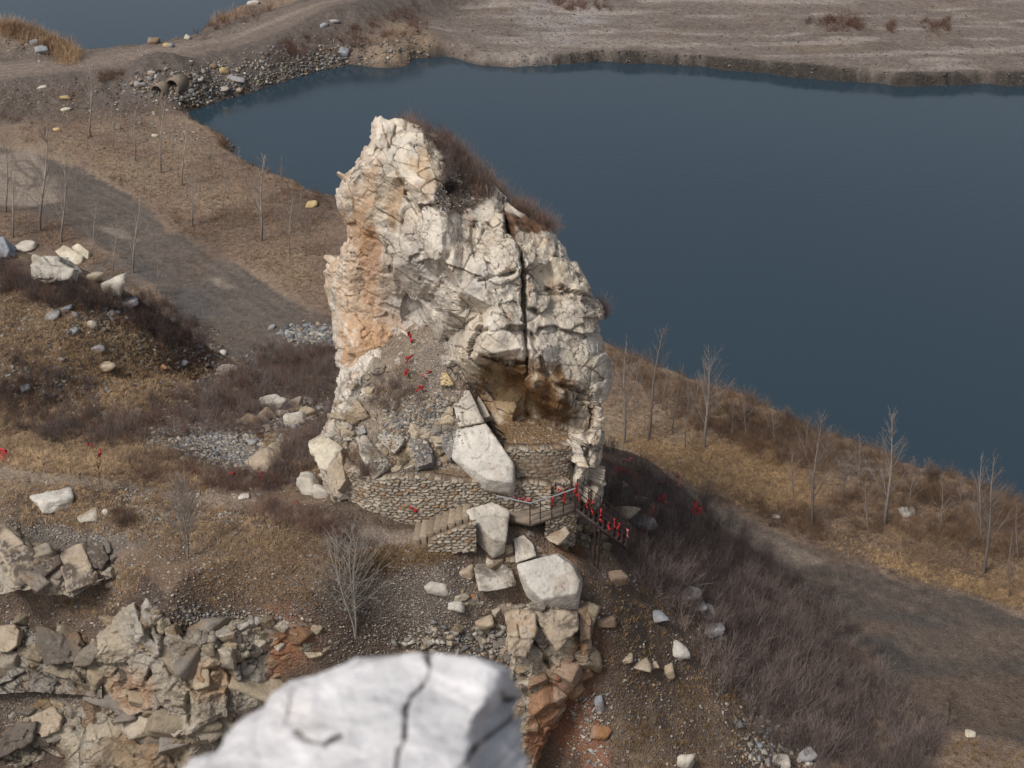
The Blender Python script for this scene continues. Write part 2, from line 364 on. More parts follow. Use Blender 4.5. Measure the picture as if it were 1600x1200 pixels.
tracks([(60, 262), (150, 290), (230, 330), (330, 400), (440, 480)], (-.4, .7), .2, lin(70, 63, 58), .45)
tracks([(1100, 800), (1180, 850), (1240, 880), (1330, 905), (1420, 935), (1600, 1010)], (-.5, .6), .3, lin(112, 94, 78), .4)
tan_ = lin(136, 119, 102)
d = sdist(flat([(-200, 215), (0, 240), (45, 232), (75, 262), (78, 290), (95, 312), (40, 322), (-200, 300)]), GX, GY); mixc(tan_, (1 - sstep(-.5, .8, d + wob * .5)))
for q in ([(12, 250), (40, 246), (62, 262), (66, 280), (40, 292)], [(25, 262), (48, 258), (58, 270), (52, 286)], [(0, 268), (30, 285), (60, 285)], [(18, 240), (30, 262), (50, 275)], [(70, 250), (78, 270), (72, 284), (40, 290)]):
    mixc(lin(92, 82, 74), np.exp(-(ldist(flat(q), GX, GY) / .22) ** 2) * .8)
d = sdist(flat([(1075, 775), (1125, 797), (1175, 824), (1234, 853), (1290, 878), (1260, 884), (1200, 870), (1150, 845), (1100, 812)]), GX, GY); mixc(tan_ * .95, (1 - sstep(-.3, .6, d + wob * .5)) * .85)
for q in ([(160, 350), (185, 355), (210, 372), (190, 370)], [(332, 430), (350, 437), (368, 449), (350, 443)]):
    mixc(lin(140, 124, 108), .7 * (1 - sstep(-.3, .5, sdist(flat(q), GX, GY) + wob * .5)))
for (u, v, rx, ry, c, a) in ((1380, 985, 5, 2.2, lin(70, 67, 66), .7), (1330, 975, 3.5, 1.2, lin(108, 86, 68), .6), (1500, 1090, 5, 3, lin(100, 80, 62), .6), (1345, 1030, 1.4, 1.6, lin(122, 90, 62), .6), (1430, 1020, 4, 2.2, lin(70, 66, 64), .5), (1520, 1000, 5, 1.6, lin(106, 87, 70), .5), (1330, 730, 2.6, 1.6, lin(128, 124, 122), .9), (1290, 715, 2.6, .9, lin(128, 124, 122), .9), (185, 430, 3.5, 4, lin(90, 88, 88), .6), (280, 480, 3, 4, lin(86, 84, 86), .6)):
    p = PZ(u, v, 0); d = np.sqrt(((GX - p[0]) / rx) ** 2 + ((GY - p[1]) / ry) ** 2) + wob * .35
    mixc(c, (1 - sstep(.45, 1.1, d)) * a)
# puddle edge streak beyond the road
# hill soils
hm = sstep(.2, .9, GZ) * (GY < 100) * (dr > -3) * (GX < 14 + (GY < 75) * 10)
hill_on = hm * ((GY < 92))
mixc(lin(102, 82, 66), hill_on); mixc(C_dark, hill_on * sstep(0, .5, n1 + n2 * .4) * .8); mixc(lin(134, 107, 76), hill_on * sstep(.05, .5, -n1 + .4 * n3) * .7)
for (u, v, ru, rv, c, a) in ((60, 735, 260, 40, lin(132, 108, 80), .8), (150, 690, 240, 30, lin(128, 105, 78), .7), (560, 880, 120, 40, lin(104, 76, 54), .8), (400, 900, 200, 45, lin(112, 88, 66), .6), (900, 1120, 50, 80, C_orng * .85, .9), (930, 1180, 30, 60, C_orng * .8, .9),
                             (930, 1010, 30, 70, lin(112, 74, 48), .8), (895, 850, 30, 30, lin(122, 84, 52), .8), (1000, 1000, 90, 160, lin(92, 74, 60), .6), (230, 640, 160, 35, lin(112, 80, 56), .8), (320, 560, 35, 25, lin(94, 58, 36), .95), (120, 575, 150, 60, lin(112, 90, 62), .7), (330, 880, 170, 60, lin(112, 86, 60), .5),
                             (100, 1040, 120, 50, lin(98, 88, 80), .7), (650, 930, 130, 50, lin(110, 96, 84), .6), (440, 1000, 60, 60, C_orng, .7), (50, 850, 180, 30, lin(100, 94, 88), .7), (1020, 770, 60, 30, lin(94, 86, 80), .8), (975, 770, 40, 26, lin(84, 78, 74), .9)):
    d = np.sqrt(((U - u) / ru) ** 2 + ((Vv - v) / rv) ** 2) + wob * .25
    mixc(c, (1 - sstep(.5, 1.1, d)) * a * (GZ > .5) * (GY < 100))
# trodden path over the terrace
path = gpt(np.array([-60, 0, 80, 200, 300, 400, 480, 560, 640]), np.array([734, 738, 748, 760, 772, 790, 812, 835, 850]))[:, :2]
mixc(lin(140, 124, 108), (1 - sstep(.35, .8, ldist(path, GX, GY) + wob * .3)) * .5)
path2 = gpt(np.array([-40, 60, 150, 240, 330]), np.array([672, 655, 622, 592, 560]))[:, :2]
mixc(lin(96, 62, 40), (1 - sstep(.4, 1.5, ldist(path2, GX, GY) + wob * .4)) * .9)
gray = C.mean(-1, keepdims=True); C = (gray * np.array([1.04, 1.0, .97])) * .34 + C * .66
C = np.clip(C * 1.16 * (1 + .12 * n4[..., None] + .16 * n2[..., None]), .01, .8)
# skirt to the horizon: the outer ring of the same sheet
gv = P3.copy()
F = gridF(NS, NT)
ring = np.concatenate([gv[0, :], gv[1:, -1], gv[-1, ::-1][1:], gv[::-1, 0][1:-1]])
ids = np.arange(NS * NT).reshape(NS, NT)
rid = np.concatenate([ids[0, :], ids[1:, -1], ids[-1, ::-1][1:], ids[::-1, 0][1:-1]])
cen = np.array([0, 140, 0]); out = ring + (ring - cen) * np.array([1, 1, 0]) * .35; out[:, 2] = np.where(out[:, 2] < -1.2, out[:, 2], -.2)
far = cen + (ring - cen) * np.array([1, 1, 0]) / np.linalg.norm((ring - cen)[:, :2], axis=1)[:, None] * 3000; far[:, 2] = 0
nn = NS * NT; m = len(rid); a = np.arange(m); b2 = (a + 1) % m
F = np.r_[F, np.stack([rid[a], rid[b2], nn + b2, nn + a], 1), np.stack([nn + a, nn + b2, nn + m + b2, nn + m + a], 1)]
Vg = np.r_[gv.reshape(-1, 3), out, far]; Cg = np.r_[C.reshape(-1, 3), np.tile(C_grav, (2 * m, 1))]
gr = mk('ground', Vg, F[:, ::-1], M_ground, Cg); tag(gr, kind='structure')
nz = np.zeros(len(gr.data.polygons) * 3); gr.data.polygons.foreach_get('normal', nz)
if nz[2::3].mean() < 0: gr.data.flip_normals()
# water sheets
for nm, poly, lim in (('lake', LAKE, 6), ('pond', POND, 6)):
    cx = poly.mean(0); q = cx + (poly - cx) * 1.06
    me = bpy.data.meshes.new(nm); me.from_pydata([(x, y, -1.0) for x, y in q], [], [tuple(range(len(q)))]); me.update()
    me.materials.append(M_water); o = bpy.data.objects.new(nm, me); S.collection.objects.link(o); tag(o, kind='structure')
    if me.polygons[0].normal.z < 0: me.flip_normals()

# ------------------------------------------------------------------ fractured rock
def blocks(P, N, scale, seed, rot=(0.25, -.35, .3), aniso=(1, 1, 1.5), off=.25, tilt=.25, crack=.15, cw=.07, warp=.09):
    Q = (P @ rotm(*rot).T) * np.array(aniso) / scale
    Q = Q + warp * np.stack([fbm(Q * 2.3, 2, seed + 1), fbm(Q * 2.3 + 9, 2, seed + 2), fbm(Q * 2.3 + 19, 2, seed + 3)], 1)
    F1, F2, c, q = voro(Q, seed)
    d = (c[:, 0] - .5) * 2 * off + ((c[:, 1:2] - .5) * (Q - q)[:, :1] + (c[:, 2:3] - .5) * (Q - q)[:, 1:2]).sum(1) * 2 * tilt + (c[:, 0] - .5) * (Q - q)[:, 2] * 2 * tilt
    e = F2 - F1
    return d * scale, e, c, crack * scale * np.exp(-(e / cw) ** 2)
C_LIME, C_WARM, C_grey, C_or, C_br = lin(214, 206, 195), lin(206, 191, 168), lin(168, 162, 156), lin(178, 134, 92), lin(112, 86, 62)
def rockify(P, N, seed=0, big=2.4, med=.8, small=.28, amp=1.0, warm=.5, rot=(.25, -.35, .3), crackdark=.6, lite=1.0, unit=1.0, base=None):
    P = P * unit
    d1, e1, c1, k1 = blocks(P, N, big, seed + 1, rot, off=.15, tilt=.08, crack=.02, cw=.03, warp=.03)
    d2, e2, c2, k2 = blocks(P, N, med, seed + 11, rot, off=.16, tilt=.12, crack=.03, cw=.04, warp=.03)
    d3, e3, c3, k3 = blocks(P, N, small, seed + 23, (rot[0] + .2, rot[1] - .15, rot[2] + .4), aniso=(1, 1.2, 1.5), off=.14, tilt=.18, crack=.0, cw=.08, warp=.05)
    patch = sstep(-.2, .25, fbm(P * .4, 2, seed + 8))             # close jointing only in parts, so broad faces stay whole
    j1 = sstep(-.35, .05, fbm(P * .8 + 5, 2, seed + 12)); j2 = sstep(-.1, .2, fbm(P * 1.1 + 15, 2, seed + 13))
    disp = amp * (d1 + d2 * (.4 + .6 * patch) + d3 * (.25 + .75 * patch) + fbm(P * 2.6, 4, seed + 5) * .03 + fbm(P * 8, 3, seed + 6) * .022 - k1 * j1 - k2 * j2)
    V = (P + N * disp[:, None]) / unit
    C_lime, C_warm = base if base else (C_LIME, C_WARM)
    wm = np.clip(warm + .9 * fbm(P * .45, 3, seed + 7) + (c1[:, 1] - .5) * .4 + (c2[:, 2] - .5) * .3, 0, 1)[:, None]
    col = C_lime * (1 - wm) + C_warm * wm
    str_ = (P @ rotm(*rot).T) * np.array([1.3, 1.3, .28])         # weather streaks down the dip
    gm = sstep(.05, .5, fbm(str_ + 40, 5, seed + 9, .6))[:, None] * .55
    col = col * (1 - gm) + C_grey * .9 * gm
    st = sstep(.12, .5, fbm(str_ * 1.3 + 80, 5, seed + 10, .62))[:, None] * .6 * (.25 + warm)
    col = col * (1 - st) + C_or * st
    dk = sstep(.2, .55, fbm(P * 2.2 + 120, 5, seed + 14, .65))[:, None] * .5
    col = col * (1 - dk) + lin(104, 92, 80) * dk
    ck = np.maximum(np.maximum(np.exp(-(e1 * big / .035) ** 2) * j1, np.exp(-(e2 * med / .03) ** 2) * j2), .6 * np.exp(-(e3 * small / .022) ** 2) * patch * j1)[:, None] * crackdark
    col = col * (1 - ck) + lin(62, 50, 40) * ck                   # dark brown tint along the joint lines
    col = col * (.9 + .2 * c2[:, :1]) * lite
    return V, np.clip(col, .01, .8)
def curve(pts, x):
    p = np.array(pts, float); return np.interp(x, p[:, 0], p[:, 1])
def facets(f, UU, VV, levels, seed):        # broken planes: depth sampled at scattered sites and joined by flat facets
    from mathutils.geometry import delaunay_2d_cdt
    r = np.random.default_rng(seed + 500); Yb = f(UU, VV); out = None
    for li, (sp, amp) in enumerate(levels):
        lo = (UU.min() - 2 * sp, VV.min() - 2 * sp); hi = (UU.max() + 2 * sp, VV.max() + 2 * sp)
        gu, gv_ = np.meshgrid(np.arange(lo[0], hi[0], sp), np.arange(lo[1], hi[1], sp * 1.15))
        q = np.stack([gu.ravel(), gv_.ravel()], 1) + r.uniform(-.48, .48, (gu.size, 2)) * sp
        val = (f(q[:, 0], q[:, 1]) if li == 0 else 0) + r.uniform(-1, 1, len(q)) * amp
        res = delaunay_2d_cdt([Vector(x) for x in q.tolist()], [], [], 0, 1e-4)
        pts = np.array([v_[:] for v_ in res[0]]); vv_ = np.zeros(len(pts)); 
        for i_, og in enumerate(res[3]): vv_[i_] = val[og[0]]
        acc = np.zeros(UU.shape).ravel(); uu = UU.ravel(); vvv = VV.ravel(); order = np.argsort(vvv, kind='stable'); vs = vvv[order]
        for t_ in res[2]:
            a, b, c = pts[t_[0]], pts[t_[1]], pts[t_[2]]
            i0 = np.searchsorted(vs, min(a[1], b[1], c[1])); i1 = np.searchsorted(vs, max(a[1], b[1], c[1]))
            idx = order[i0:i1]; uq = uu[idx]; mk_ = (uq >= min(a[0], b[0], c[0])) & (uq <= max(a[0], b[0], c[0])); idx = idx[mk_]
            if not len(idx): continue
            den = (b[1] - c[1]) * (a[0] - c[0]) + (c[0] - b[0]) * (a[1] - c[1])
            if abs(den) < 1e-9: continue
            w0 = ((b[1] - c[1]) * (uu[idx] - c[0]) + (c[0] - b[0]) * (vvv[idx] - c[1])) / den
            w1 = ((c[1] - a[1]) * (uu[idx] - c[0]) + (a[0] - c[0]) * (vvv[idx] - c[1])) / den
            ok = (w0 >= -1e-6) & (w1 >= -1e-6) & (w0 + w1 <= 1 + 1e-6)
            k_ = idx[ok]; acc[k_] = w0[ok] * vv_[t_[0]] + w1[ok] * vv_[t_[1]] + (1 - w0[ok] - w1[ok]) * vv_[t_[2]]
        out = acc.reshape(UU.shape) if li == 0 else out + acc.reshape(UU.shape)
    return np.where(np.abs(out - Yb) > 3, Yb, .85 * out + .15 * Yb)
def relief(name, mode, A, B, ctrl, n, m, r0, r1, back=3.0, rnd=.12, rdep=1.5, seed=0, colfn=None, grooves=(), wig=3, nb=26, post=None, bdir=(0, 1, -.75), calm=(), fac=((58, .50), (24, .20), (10, .05)), **kw):
    """Solid of rock: its near face runs between the edge curves A and B and follows control depths; its far side is closed behind."""
    f = rbf(ctrl); s = np.linspace(0, 1, m)
    s = .5 - .5 * np.cos(s * math.pi) * .35 - .5 * (1 - 2 * s) * .65
    t = np.linspace(r0, r1, n)
    a = curve(A, t); b = curve(B, t)
    a = a + wig * fbm(np.c_[t / 14, t * 0, t * 0], 3, seed + 50); b = b + wig * fbm(np.c_[t / 14, t * 0 + 5, t * 0], 3, seed + 51)
    q = a[:, None] + (b - a)[:, None] * s[None]; tt = np.repeat(t[:, None], m, 1)
    UU, VV = (q, tt) if mode == 'v' else (tt, q)
    Y = facets(f, UU, VV, fac, seed); YS = f(UU, VV)
    for (cu, cv, ru, rv) in calm: w_ = (1 - sstep(.7, 1.1, np.sqrt(((UU - cu) / ru) ** 2 + ((VV - cv) / rv) ** 2))) * .95; Y = Y * (1 - w_) + YS * w_
    e = np.minimum(s, 1 - s) / rnd; e = np.clip(e, 0, 1)[None]
    if mode == 'u': e = np.where(s > .5, 1, e)                   # only the upper rim rolls back; the foot runs on into the ground
    Y = Y + rdep * (1 - np.sqrt(1 - (1 - e) ** 2)); YS = YS + rdep * (1 - np.sqrt(1 - (1 - e) ** 2))
    for (line, wd, dep, *sol) in grooves:
        gm_ = sstep(-.45, .25, fbm(np.stack([UU, VV, VV * 0], -1).reshape(-1, 3) / 24, 3, seed + 66).reshape(UU.shape)); gm_ = np.maximum(gm_, .85) if sol else gm_; Y = Y + dep * gm_ * .9 * np.exp(-(ldist(line, UU + 4 * fbm(np.stack([UU, VV, VV * 0], -1).reshape(-1, 3) / 12, 3, seed + 61).reshape(UU.shape), VV) / (wd * (.35 + .75 * gm_))) ** 2)
    if post is not None: Y = post(UU, VV, Y)
    P = PY(UU, VV, Y); N = ngrid(PY(UU, VV, YS))
    if N[..., 1].mean() > 0: N = -N
    N = N + np.array([0, -.5, .3]); N /= np.linalg.norm(N, axis=-1, keepdims=True)
    V, col = rockify(P.reshape(-1, 3), N.reshape(-1, 3), seed, **kw)
    if colfn is not None: col = colfn(UU.ravel(), VV.ravel(), V, col)
    F = gridF(n, m)
    G = V.reshape(n, m, 3)
    # far side
    sb = np.linspace(0, 1, nb)[1:-1]; bulge = np.sin(sb * math.pi) ** .6 * back
    Bk = G[:, :1] * (1 - sb)[None, :, None] + G[:, -1:] * sb[None, :, None]
    Bk = Bk + np.array(bdir, float) * bulge[None, :, None]
    if mode == 'u': Bk[:, :, 1] = np.maximum(Bk[:, :, 1], G[:, :, 1].max(1)[:, None] + .3)
    Bk = Bk + .35 * fbm(Bk.reshape(-1, 3) * .8, 3, seed + 70).reshape(Bk.shape[:2])[..., None]
    nbk = nb - 2; full = np.concatenate([G[:, :1], Bk, G[:, -1:]], 1)
    idx = np.concatenate([np.arange(n)[:, None] * m, n * m + np.arange(n * nbk).reshape(n, nbk), (np.arange(n) * m + m - 1)[:, None]], 1)
    Fb = np.stack([idx[:-1, :-1], idx[1:, :-1], idx[1:, 1:], idx[:-1, 1:]], -1).reshape(-1, 4)
    V2 = np.r_[V, Bk.reshape(-1, 3)]; col2 = np.r_[col, np.repeat(col.reshape(n, m, 3)[:, m // 2:m // 2 + 1], nbk, 1).reshape(-1, 3)]
    return V2, np.r_[F, Fb], col2, P
BVH = []
def bvh_of(V, F):
    F = F if F.shape[1] == 3 else np.r_[F[:, :3], F[:, [0, 2, 3]]]
    BVH.append(BVHTree.FromPolygons([tuple(x) for x in V.tolist()], F.tolist()))
def ray(u, v, g=None):                      # nearest surface along the sight line: rocks first, then ground
    o = Vector((0, 0, HC)); d = Vector(PY(u, v, 50.0)) - o; d.normalize()
    best = None; g = gpt(u, v)[0] if g is None else g; bd = (Vector(g) - o).length; hit = (g, np.array([0, 0, 1.0]))
    for t in BVH:
        h = t.ray_cast(o, d)
        if h[0] is not None and h[3] < bd: bd = h[3]; hit = (np.array(h[0]), np.array(h[1]))
    return hit

# ---- the pinnacle
def pin_col(u, v, V, col):
    def blob(c, u0, v0, ru, rv, a, nz=.5):
        nonlocal col
        d = np.sqrt(((u - u0) / ru) ** 2 + ((v - v0) / rv) ** 2) + nz * 3.0 * BN
        m = ((1 - sstep(.4, 1.1, d)) * a)[:, None]; col = col * (1 - m) + c * m
    BN = fbm(V * np.array([1.9, 1.9, .6]), 6, 77, .72)
    orange = lin(194, 166, 138)
    blob(orange, 565, 450, 60, 140, .75); blob(orange, 560, 310, 40, 70, .6); blob(lin(186, 152, 120), 590, 540, 60, 70, .9); blob(lin(178, 128, 88), 580, 400, 16, 90, .6); blob(lin(176, 138, 104), 560, 345, 26, 50, .6)
    blob(lin(164, 158, 152), 640, 450, 60, 90, .5); blob(lin(138, 128, 118), 690, 540, 40, 60, .5)
    blob(lin(176, 138, 92), 660, 250, 20, 36, .45); blob(lin(168, 126, 78), 615, 320, 18, 50, .5)
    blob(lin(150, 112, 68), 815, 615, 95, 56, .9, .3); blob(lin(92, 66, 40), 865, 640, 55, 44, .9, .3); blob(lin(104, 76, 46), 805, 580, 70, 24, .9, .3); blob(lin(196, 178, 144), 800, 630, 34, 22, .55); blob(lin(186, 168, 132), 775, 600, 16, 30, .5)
    # vegetated, gritty top slope
    top = (sdist([(650, 205), (690, 215), (780, 300), (740, 318), (705, 338), (668, 330), (690, 290), (690, 240)], u, v) + 5 * fbm(V * 1.5, 3, 78))
    m = ((1 - sstep(-3, 3, top)) * .9)[:, None]; sp = (vnoise(V * 9, 79) > .45)[:, None]
    col = col * (1 - m) + np.where(sp, lin(160, 150, 140), lin(78, 64, 54)) * m
    top = sdist([(785, 318), (860, 352), (866, 366), (815, 352), (806, 400), (796, 350)], u, v) + 3 * fbm(V * 1.5, 3, 78)
    m = ((1 - sstep(-2, 2, top)) * .9)[:, None]; col = col * (1 - m) + lin(96, 66, 46) * m
    return col
PL = [(184, 612), (190, 592), (225, 583), (255, 556), (275, 535), (295, 526), (320, 527), (350, 537), (375, 540), (405, 520), (425, 505), (450, 508), (490, 515), (530, 519), (570, 526), (600, 535), (640, 522), (690, 505), (760, 520), (830, 530)]
PR = [(184, 630), (192, 645), (215, 690), (250, 728), (285, 764), (310, 790), (340, 830), (355, 860), (385, 885), (415, 900), (450, 915), (480, 935), (520, 948), (560, 951), (600, 946), (650, 941), (700, 938), (790, 934), (830, 936)]
PC = [(600, 200, 58.4), (630, 200, 58), (650, 230, 57.2), (660, 290, 56.2), (600, 240, 57.8), (560, 290, 58), (545, 310, 58), (690, 255, 57.4), (690, 330, 55.3), 
      (720, 230, 62), (730, 280, 59.5), (760, 310, 57.0), (770, 320, 55.6), (705, 345, 54.8), (820, 350, 57), (845, 365, 56.6), (800, 330, 55.6), (740, 350, 54.6), (780, 370, 54.2), (830, 400, 54.8), (870, 400, 56),
      (600, 330, 57.2), (580, 380, 57.4), (560, 440, 57.8), (530, 430, 58.3), (520, 500, 58.2), (560, 520, 57.2), (600, 400, 56.9), (660, 520, 56.6), (600, 500, 57.6), (600, 570, 56.4), (545, 590, 56.6),
      (720, 440, 53.3), (730, 500, 52.8), (780, 450, 53.2), (800, 500, 52.6), (860, 460, 53.8), (900, 480, 54.4), (880, 540, 52.8), (930, 540, 54.4),
      (810, 640, 54.1), (840, 670, 54.0), (780, 660, 54.2), (915, 680, 51.6), (900, 700, 51.7), (930, 650, 52.4),
      (655, 345, 54.5), (672, 385, 53.7), (692, 425, 53.2), (716, 470, 52.7), (706, 505, 52.7), (728, 545, 52.6), (622, 362, 56.7), (645, 410, 56.8), (662, 440, 57.1), (682, 482, 56.9), (676, 515, 57.2), (702, 550, 55.6), (625, 450, 57.6), (600, 340, 57.0),
      (742, 566, 52.4), (780, 566, 51.9), (812, 572, 51.8), (836, 598, 51.7), (872, 628, 51.5), (900, 655, 51.4), (748, 590, 54.3), (775, 592, 54.4), (806, 602, 54.4), (830, 622, 54.4), (862, 648, 54.1), (884, 676, 53.8), (824, 660, 54.5),
      (626, 240, 57.0), (640, 262, 56.4), (628, 275, 57.2), (650, 320, 55.9), (690, 300, 55.9), (600, 270, 57.9), (575, 330, 57.5), (590, 420, 57.9), (575, 480, 57.5), (925, 760, 51.8), (905, 740, 51.3), (935, 820, 52.2), (890, 800, 51.8), (800, 760, 54.5), (700, 700, 56), (560, 700, 56), (540, 800, 56)]
big_crack = [(786, 312), (800, 360), (811, 400), (817, 450), (821, 500), (823, 560), (824, 610), (826, 668)]
grv = [(big_crack[:6], 3.0, 1.0, 1), (big_crack[5:], 1.8, .4, 1), ([(786, 312), (803, 352), (812, 392)], 7, .8), ([(700, 400), (690, 440), (672, 470), (690, 490)], 5, .5), ([(626, 262), (690, 270), (700, 262)], 3, .6), ([(690, 345), (780, 430), (800, 428)], 3, .3),
       ([(814, 420), (850, 438), (870, 455), (885, 452)], 3.5, .7), ([(742, 342), (736, 380), (745, 420), (740, 440)], 3, .5), ([(700, 505), (745, 520), (760, 515)], 3, .6), ([(718, 540), (775, 565), (822, 566)], 3, .7), ([(745, 440), (800, 425)], 3, .4),
       ([(622, 265), (655, 335), (690, 322)], 3.5, .7), ([(600, 200), (618, 240), (626, 262)], 3, .5), ([(870, 350), (872, 400), (890, 440), (880, 480)], 3, .5), ([(830, 520), (850, 580), (870, 600), (900, 610)], 3, .5), ([(910, 600), (918, 700), (916, 800)], 3.5, .6)]
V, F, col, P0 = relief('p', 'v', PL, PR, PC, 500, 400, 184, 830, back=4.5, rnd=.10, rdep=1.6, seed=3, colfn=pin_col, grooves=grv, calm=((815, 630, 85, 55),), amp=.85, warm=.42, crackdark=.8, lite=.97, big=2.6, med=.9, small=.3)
pin = mk('rock_pinnacle', V, F, M_rock, col)
tag(pin, 'tall pale limestone pinnacle with orange left face and deep vertical crack', 'rock')
bvh_of(V, F)

# ---- debris mound leaning on the pinnacle (terrain)
def soilcol(V, base, spk=.5):
    n = fbm(V * .7, 3, 90)[:, None]; s = vnoise(V * 8, 91)[:, None]
    c = base * 1.2 * (1 + .35 * n) ; c = np.where(s > spk, lin(170, 160, 148), c); return np.clip(c, .02, .7)
def patch(name, mode, A, B, ctrl, n, m, r0, r1, cf, amp=.18, rough=.06, seed=0):
    f = rbf(ctrl); s = np.linspace(0, 1, m); t = np.linspace(r0, r1, n); a = curve(A, t); b = curve(B, t)
    q = a[:, None] + (b - a)[:, None] * s[None]; tt = np.repeat(t[:, None], m, 1); UU, VV = (q, tt) if mode == 'v' else (tt, q)
    P = PY(UU, VV, f(UU, VV)); N = ngrid(P)
    if N[..., 2].mean() < 0: N = -N
    P = P.reshape(-1, 3); N = N.reshape(-1, 3)
    V = P + N * (amp * fbm(P * .9, 3, seed + 1) + rough * fbm(P * 5, 3, seed + 2))[:, None]
    return V, gridF(n, m), cf(UU.ravel(), VV.ravel(), V)
def moundcol(u, v, V):
    c = soilcol(V, lin(126, 113, 100), .5)
    def bl(cc, u0, v0, ru, rv, a):
        nonlocal c
        d = np.sqrt(((u - u0) / ru) ** 2 + ((v - v0) / rv) ** 2) + .4 * fbm(V, 3, 92)
        mm = ((1 - sstep(.4, 1.1, d)) * a)[:, None]; c = c * (1 - mm) + cc * mm
    bl(lin(128, 118, 108), 675, 560, 40, 40, .7); bl(lin(92, 78, 66), 610, 620, 50, 40, .7); bl(lin(96, 76, 58), 560, 720, 50, 30, .6); bl(lin(104, 84, 58), 700, 745, 60, 14, .6)
    return c
V, F, col = patch('m', 'v', [(505, 648), (540, 600), (580, 556), (620, 536), (680, 500), (720, 508), (745, 528), (765, 548)], [(505, 700), (560, 745), (600, 768), (650, 788), (690, 800), (765, 806)],
                  [(655, 515, 57.2), (640, 545, 56.2), (700, 560, 55), (600, 580, 55.6), (560, 600, 55.8), (650, 600, 54.6), (720, 620, 53.9), (560, 660, 54.0), (610, 660, 53.4), (680, 660, 53), (740, 670, 52.9), (520, 690, 53.6), (560, 710, 52.4), (620, 715, 51.8), (700, 720, 51.9), (780, 730, 51.6), (540, 752, 51.6), (620, 757, 50.75), (700, 762, 50.7), (790, 765, 51.2), (748, 560, 55.6), (775, 620, 56.2), (800, 670, 55.6), (815, 720, 53.5)], 260, 260, 505, 765, moundcol, seed=4)
o = mk('debris_mound', V, F, M_ground, col); tag(o, kind='structure'); bvh_of(V, F)
# flat earth platform in the alcove
V, F, col = patch('m', 'v', [(645, 745), (680, 790), (715, 800)], [(645, 905), (690, 900), (715, 880)], [(745, 645, (50 - 16.7) / kk(645)), (905, 645, (50 - 16.7) / kk(645)), (800, 680, (50 - 16.7) / kk(680)), (880, 680, (50 - 16.7) / kk(680)), (800, 712, (50 - 16.7) / kk(712)), (880, 712, (50 - 16.7) / kk(712))],
                  90, 160, 645, 703, lambda u, v, V: soilcol(V, lin(122, 100, 76), .5), amp=.1, rough=.04, seed=8)
o = mk('earth_platform', V, F, M_ground, col); tag(o, kind='structure'); bvh_of(V, F)

